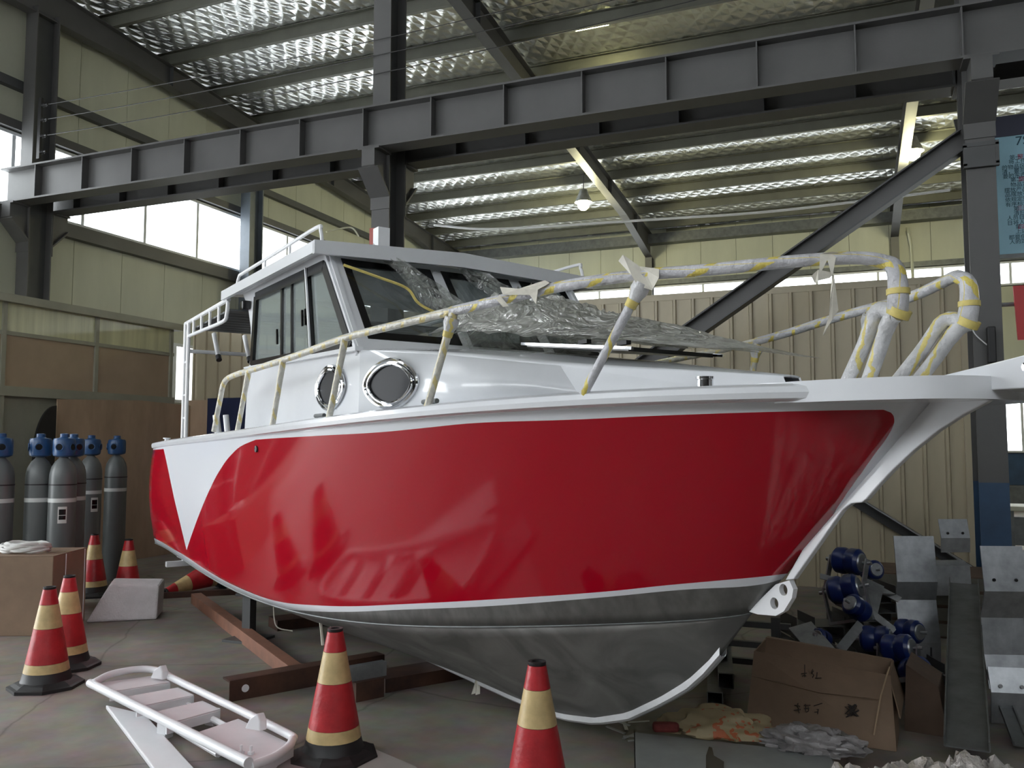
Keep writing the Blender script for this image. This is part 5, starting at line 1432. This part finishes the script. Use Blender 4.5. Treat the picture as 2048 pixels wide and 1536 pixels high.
# heavy timber trestle that carries the far plates
c = depy(1900, 1160, 7.3)
root = empty('parts_crate', (c[0], c[1], 0)); tag(root, 'dark crate behind the pile carrying the bent plates', 'crate')
MB().bx(c[0] - .55, c[0] + .95, c[1] - .1, c[1] + .6, 0, .52).build('body', M['card_dk'], root)
for k in range(4): MB().bx(c[0] - .57, c[0] + .97, c[1] - .125, c[1] - .1, .02 + k * .13, .12 + k * .13).build('board', mat('grey_board', (.13, .125, .10), .7, 0, .2, 3), root)

# bent galvanised plates ---------------------------------------------------------
def bent_plate(P, wd, seg, rz, label, holes=True, grp='bent galvanised plates in the right corner'):
    """plate that hangs down from P in folds: seg = [(length, tilt in degrees from vertical)]"""
    root = empty('bent_plate', P, rz, local=True); tag(root, label, 'metal plate', grp)
    y, z = 0.0, 0.0; prof = [(0, 0)]
    for l_, t_ in seg: y += l_ * math.sin(R(t_)); z -= l_ * math.cos(R(t_)); prof.append((y, z))
    for i in range(len(prof) - 1):
        (ya, za), (yb, zb) = prof[i], prof[i + 1]
        d_ = Vector((0, yb - ya, zb - za)).normalized(); n_ = Vector((1, 0, 0)).cross(d_)
        MB().prism([(-wd / 2, ya, za), (wd / 2, ya, za), (wd / 2, yb, zb), (-wd / 2, yb, zb)], n_ * .008).build('leaf', M['galv'], root)
        if holes and i == 0:
            for sx in (-1, 1):
                p = Vector((sx * wd * .26, ya + (yb - ya) * .75, za + (zb - za) * .75)); nn = n_ if n_.y < 0 else -n_
                MB().lathe([(.011, -.012), (.011, .0095)], 10, p, nn.to_track_quat('Z', 'Y').to_matrix()).build('bolt_hole', M['black'], root)
    return root
yw = YAW
def bp(px, py, Y, wpx, seg, label, rz=0.0, holes=True):
    P = depy(px, py, Y); return bent_plate(tuple(P), wpx / FPX * Y, seg, yw * 0 + R(-20) * 0 + YAW + rz, label, holes)
bp(2002, 1092, 5.8, 80, [(.30, -8), (.20, 20), (.24, -6), (.28, -14), (.25, 10)], 'tall bent galvanised plate with two holes before the blue column foot', R(-4))
bp(2052, 1100, 6.1, 60, [(.34, -6), (.25, 12), (.4, 0)], 'bent galvanised plate at the right picture edge', R(-4))
bp(2016, 1335, 5.0, 74, [(.14, -18), (.18, 6)], 'small bent plate low at the right picture edge', R(-10))
bp(1827, 1072, 6.3, 78, [(.33, -7), (.14, 14), (.30, -10), (.2, 4)], 'plain bent plate standing behind the blue rollers', R(-2), False)
bp(1905, 1038, 7.2, 58, [(.16, -14), (.12, 4)], 'small bent plate with two holes on top of the far heap', R(2))
bp(1884, 1120, 7.15, 86, [(.10, -70), (.24, -4)], 'dull folded plate below the small far plate', R(3), False)
# long angle leaning on the partition behind the bow
a, b_ = Vector(aty(1660, 960, 10.2)), Vector(aty(1842, 1072, 10.2)); dd_ = (b_ - a).normalized()
b_ = a + dd_ * ((a.z - .03) / -dd_.z)
root = empty('leaning_angle', tuple(b_)); tag(root, 'long grey steel angle sloping down along the tan partition behind the bow', 'steel angle')
upv = Vector((0, -1, 0)).cross(dd_); upv = upv if upv.z > 0 else -upv
MB().bar(a, b_, .26, .012, up=upv).build('flat_leg', M['galv'], root)
MB().bar(a + Vector((0, .12, 0)) - upv * .06, b_ + Vector((0, .12, 0)) - upv * .06 + Vector((0, 0, .02)), .012, .12, up=upv).build('upright_leg', M['steel_dk'], root)

# pile of trailer rollers and brackets -----------------------------------------------
M['roller'] = mat('blue_polyurethane', (.008, .024, .125), .3, 0, .12, 8)
def make_roller(hub):
    root = empty('trailer_roller', local=True)
    MB().lathe([(.02, -.075), (.055, -.075), (.07, -.06), (.072, -.02), (.062, 0), (.072, .02), (.07, .06), (.055, .075), (.02, .075)], 22).build('tyre', M['roller'], root, smooth=True)
    MB().lathe([(.012, -.082), (.045, -.082), (.05, -.074)], 18).build('hub', M['galv'], root, smooth=True); MB().lathe([(.05, .074), (.045, .082), (.012, .082)], 18).build('hub', M['galv'], root, smooth=True)
    MB().lathe([(.01, -.13), (.01, .13)], 10).build('axle', M['galv'], root, smooth=True)
    if hub:
        for s_ in (-1, 1): MB().bx(-.02, .02, -.16, .02, s_ * .105 - .004, s_ * .105 + .004).build('arm', M['galv'], root)
        MB().bx(-.025, .025, -.17, -.155, -.11, .11).build('crosspiece', M['galv'], root)
    return root
# heap below them so nothing floats: stacked steel pieces, each its own
heap = [((1625, 0, 5.85), (.28, .36, .26), 4), ((1725, 0, 5.85), (.27, .36, .34), -3), ((1610, 0, 6.35), (.38, .36, .38), 5), ((1815, 0, 5.75), (.25, .36, .20), -3), ((1712, 0, 6.4), (.34, .36, .60), 3), ((1800, 0, 6.35), (.26, .3, .24), 4)]
dsc = ['front left', 'front middle', 'rear left', 'front right', 'tallest rear', 'rear right']
for (px, py, Y), d_, rz in heap:
    P = dep(px, Y)
    k = heap.index(((px, py, Y), d_, rz))
    root = empty('bracket_stack', (P[0], P[1], 0), R(rz) + YAW, local=True); tag(root, 'dark stack of steel brackets, the %s one under the blue rollers' % dsc[k], 'metal parts', 'steel bracket stacks')
    n_ = max(2, int(d_[2] / .065)); hgt = d_[2] / n_
    for i in range(n_):
        w_ = d_[0] * random.uniform(.75, 1); dd = d_[1] * random.uniform(.7, 1); ox = random.uniform(-.04, .04)
        z0 = i * hgt
        q = MB().bx(ox - w_ / 2, ox + w_ / 2, -dd / 2, dd / 2, z0, z0 + .006)
        q.bx(ox - w_ / 2, ox - w_ / 2 + .006, -dd / 2, dd / 2, z0, z0 + hgt - .001); q.bx(ox + w_ / 2 - .006, ox + w_ / 2, -dd / 2, dd / 2, z0, z0 + hgt - .001); q.bx(ox - .05, ox - .044, -dd / 2, dd / 2, z0, z0 + hgt - .001)
        q.build('bracket', M['steel_dk'], root)
rA, rB = make_roller(True), make_roller(False)
rl = [(1697, 1122, 6.25, (90, 20, 60), 1.35, rA, 'topmost blue roller on the parts heap'), (1742, 1140, 6.38, (80, 0, 30), 1.0, rB, 'blue roller right beside the topmost one'),
      (1688, 1178, 6.05, (75, 10, 75), 1.35, rA, 'blue roller just right of the tow plate on the heap'), (1714, 1216, 5.82, (60, 0, -40), 1.05, rB, 'blue roller with a pale hub facing the camera'),
      (1752, 1278, 5.65, (85, 0, 80), 1.2, rB, 'blue roller above the right corner of the large carton'), (1796, 1296, 5.48, (80, 20, 60), 1.2, rA, 'blue roller behind the right carton flap'),
      (1830, 1340, 5.3, (70, 10, 20), 1.1, rB, 'lowest blue roller at the right end of the heap'), (1818, 1262, 5.9, (85, 0, 50), 1.1, rB, 'blue roller in front of the plain bent plate'),
      (1642, 1276, 5.55, (70, 0, -25), .8, rA, 'small roller with a pale hub just above the large carton')]
used = set()
for px, py, Y, rot, s_, src, lb in rl:
    o = src if src.name not in used else copy_tree(src); used.add(src.name)
    P = depy(px, py, Y); o.location = tuple(P); o.rotation_euler = tuple(R(a) for a in rot); o.scale = (s_,) * 3; tag(o, lb, 'roller', 'blue trailer rollers')
# brackets and flats thrown over the heap
fl = [((1680, 1300, 5.35), (1722, 1248, 5.7), .06, 'pale flat steel bar propped behind the large carton'), ((1640, 1152, 6.2), (1720, 1172, 6.2), .04, 'thin flat bar between the two upper blue rollers'),
      ((1742, 1225, 6.0), (1790, 1262, 5.9), .05, 'dull flat bar right of the pale-hubbed roller'), ((1600, 1250, 5.6), (1660, 1320, 5.3), .16, 'dull wide plate behind the left corner of the large carton'),
      ((1750, 1165, 6.2), (1735, 1225, 6.0), .13, 'shiny curved plate between rollers and the plain bent plate'), ((1762, 1180, 6.3), (1800, 1200, 6.2), .05, 'short bright bracket beside the plain bent plate'),
      ((1605, 1105, 6.6), (1640, 1065, 6.7), .10, 'dull plate leaning against the tan partition behind the heap'), ((1838, 1355, 5.2), (1790, 1362, 5.2), .03, 'thin bright rod at the right of the large carton')]
for (a, b_, w_, lb) in fl:
    A, B = depy(*a), depy(*b_); A[2] = max(.01, A[2]); B[2] = max(.01, B[2])
    up = Vector((B - A)).cross(Vector((_cy, _sy, 0)))
    single('flat_bar', MB().bar(A, B, w_, .008, up=(-_sy * -1, -_cy, .6)), M['galv'], lb, 'metal bar', 'loose bars on the parts heap')
# square tubes behind the keel
for k, (px, py, Y, lb) in enumerate(((1441, 1313, 5.7, 'upper square steel tube end behind the keel'), (1452, 1362, 5.4, 'middle square steel tube end behind the keel'), (1430, 1400, 5.3, 'lower square steel tube end behind the keel'))):
    P = Vector(depy(px, py, Y)); P.z = max(.05, P.z); d_ = Vector((-.15, .98, 0)).normalized(); e = P + d_ * 1.0; n_ = Vector((-d_.y, d_.x, 0)); s_ = .045
    q = MB()
    for off, ww, hh in ((n_ * s_, .006, 2 * s_), (-n_ * s_, .006, 2 * s_), (Vector((0, 0, s_)), 2 * s_, .006), (Vector((0, 0, -s_)), 2 * s_, .006)): q.bar(P + off, e + off, ww, hh)
    single('square_tube', q, M['galv_dk'], lb, 'steel tube', 'square tubes behind the keel')
P = dep(1470, 6.1)
root = empty('tube_rack', (P[0], P[1], 0)); tag(root, 'dark trestle carrying the square tubes behind the keel', 'trestle')
for dx in (-.2, .25):
    MB().bx(P[0] + dx - .03, P[0] + dx + .03, P[1] - .03, P[1] + .03, 0, .42).build('leg', M['steel_dk'], root)
for z_ in (.10, .22, .36): MB().bx(P[0] - .3, P[0] + .35, P[1] - .02, P[1] + .02, z_ - .02, z_ + .02).build('crossbar', M['steel_dk'], root)

# notice board beside the right column -----------------------------------------------
NY = 9.62
sx0 = aty(1993, 400, NY)[0]; sx1 = sx0 + 1.15; sz0 = float(aty(2020, 508, NY)[2]); sz1 = float(aty(2020, 272, NY)[2]); sz2 = float(aty(2020, 231, NY)[2])
root = empty('notice_board', ((sx0 + sx1) / 2, NY, sz0)); tag(root, 'light blue notice with Chinese text under a dark blue header beside the right column', 'notice')
MB().bx(sx0, sx1, NY, NY + .015, sz0, sz1).build('sheet', mat('light_blue_notice', (.30, .56, .68), .45, 0, .04, 2), root)
MB().bx(sx0 - .12, sx1, NY - .01, NY + .03, sz1, sz2).build('header', mat('navy_header', (.012, .016, .05), .5, 0, .05), root)
MB().bx(sx0, sx1, NY - .006, NY + .02, sz0 - .04, sz0).build('lower_rail', M['galv_dk'], root)
txt_dk = mat('dark_teal_print', (.01, .07, .11), .6, 0, 0); txt_rd = mat('red_print', (.42, .05, .12), .6, 0, 0)
def text(body, x, z, size, m, nm='print'):
    c_ = bpy.data.curves.new('txt', 'FONT'); c_.body = body; c_.size = size; c_.extrude = 0.0008
    o = bpy.data.objects.new('txt', c_); COL.objects.link(o)
    dg = bpy.context.evaluated_depsgraph_get(); me = bpy.data.meshes.new_from_object(o.evaluated_get(dg))
    bpy.data.objects.remove(o); me.materials.clear(); me.materials.append(m)
    Rx = Matrix.Rotation(R(90), 4, 'X'); me.transform(PM[root.name] @ Matrix.Translation((x, NY - .003, z)) @ Rx)
    me.name = nm; return link(bpy.data.objects.new(nm, me), root)
def tz(py): return float(aty(2030, py, NY)[2])
def tx(px): return float(aty(px, 400, NY)[0])
text('7S', tx(2035), tz(291), .13, txt_dk, 'heading')
LN = [(318, 2022, '第一', 0), (326.5, 2020, '将工作场所', 0), (337, 2006, '的物品区分', 0), (346, 2006, '清，要与不', 0), (355, 2007, '要的东西', 0), (363, 2022, '第二', 0), (373, 2022, '物品定位', 0), (383, 2009, '摆放产品整', 0), (392, 2010, '品摆放平稳', 0), (402, 2010, '依规定整齐', 0), (412, 2010, '有序标识清', 0), (421, 2026, '第', 0), (430, 2026, '清扫工作', 0), (439, 2012, '人员日、每', 0), (449, 2012, '日将人员场', 0), (458, 2028, '第', 0), (467, 2028, '上述三项', 0), (478, 2014, '都要保持干', 0), (487, 2015, '人的定事。', 0)]
for py, px, s_, _ in LN: text(s_, tx(px), tz(py), .052, txt_dk)
for py, px, s_ in ((318, 2038, '整理'), (363, 2038, '整顿'), (421, 2032, '三清扫'), (458, 2033, '四清洁')): text(s_, tx(px), tz(py), .055, txt_rd)
# red panel hanging at the right edge, from a grey pipe
RY = 9.9
a, b_ = aty(2026, 572, RY), aty(2036, 680, RY)
q = MB().prism([Vector(a), Vector((a[0] + .5, RY, a[2] + .01)), Vector((b_[0] + .5, RY, b_[2])), Vector(b_)], (0, .03, 0))
single('red_sign', q, mat('bright_red_panel', (.62, .02, .025), .4, 0, .05), 'bright red panel hanging at the right picture edge', 'sign', origin=(a[0], RY, b_[2]))
p0, p1 = aty(1998, 610, 10.0), aty(2050, 607, 10.0)
single('grey_pipe', MB().tube([p0, (p1[0] + 1.5, 10.0, p0[2])], .022, 8), M['galv'], 'grey pipe behind the red panel at the right', 'pipe')
# workbench with a grey box far right under the low window
c = aty(2035, 1000, 14.0)
root = empty('workbench', (c[0] + .3, 14, 0)); tag(root, 'pale workbench in the far right background', 'workbench')
MB().bx(c[0] - .2, c[0] + 1.6, 13.7, 14.4, .70, .76).build('top', M['cream'], root)
for dx in (-.15, 1.5): MB().bx(c[0] + dx, c[0] + dx + .06, 13.75, 13.81, 0, .70).build('leg', M['galv_dk'], root)
MB().bx(c[0] - .15, c[0] + .9, 13.9, 13.95, .2, .6).build('drawer_front', M['galv_dk'], root)
# coil of cable and hook hanging on the right column
q = MB().tube(spline([aty(1940, 645, 8.97), aty(1950, 668, 8.96), aty(1972, 688, 8.95), aty(1988, 700, 8.95)], 4), .006, 6)
single('thin_cord', q, M['white_satin'], 'thin pale cord looped on the right column', 'cord')
q = MB().bx(aty(1983, 700, 8.9)[0] - .03, aty(1983, 700, 8.9)[0] + .04, 8.88, 8.97, 2.38, 2.72)
single('black_hook', q, M['black_rub'], 'black cable hook box on the right column above the bow', 'hook', bevel=.01)
q = MB().bx(-5.49, -5.42, 8.95, 8.998, 4.05, 4.31)
single('red_box', q, mat('faded_red_box', (.45, .12, .10), .5, 0, .1), 'faded red box on the column behind the roof mast', 'alarm box')
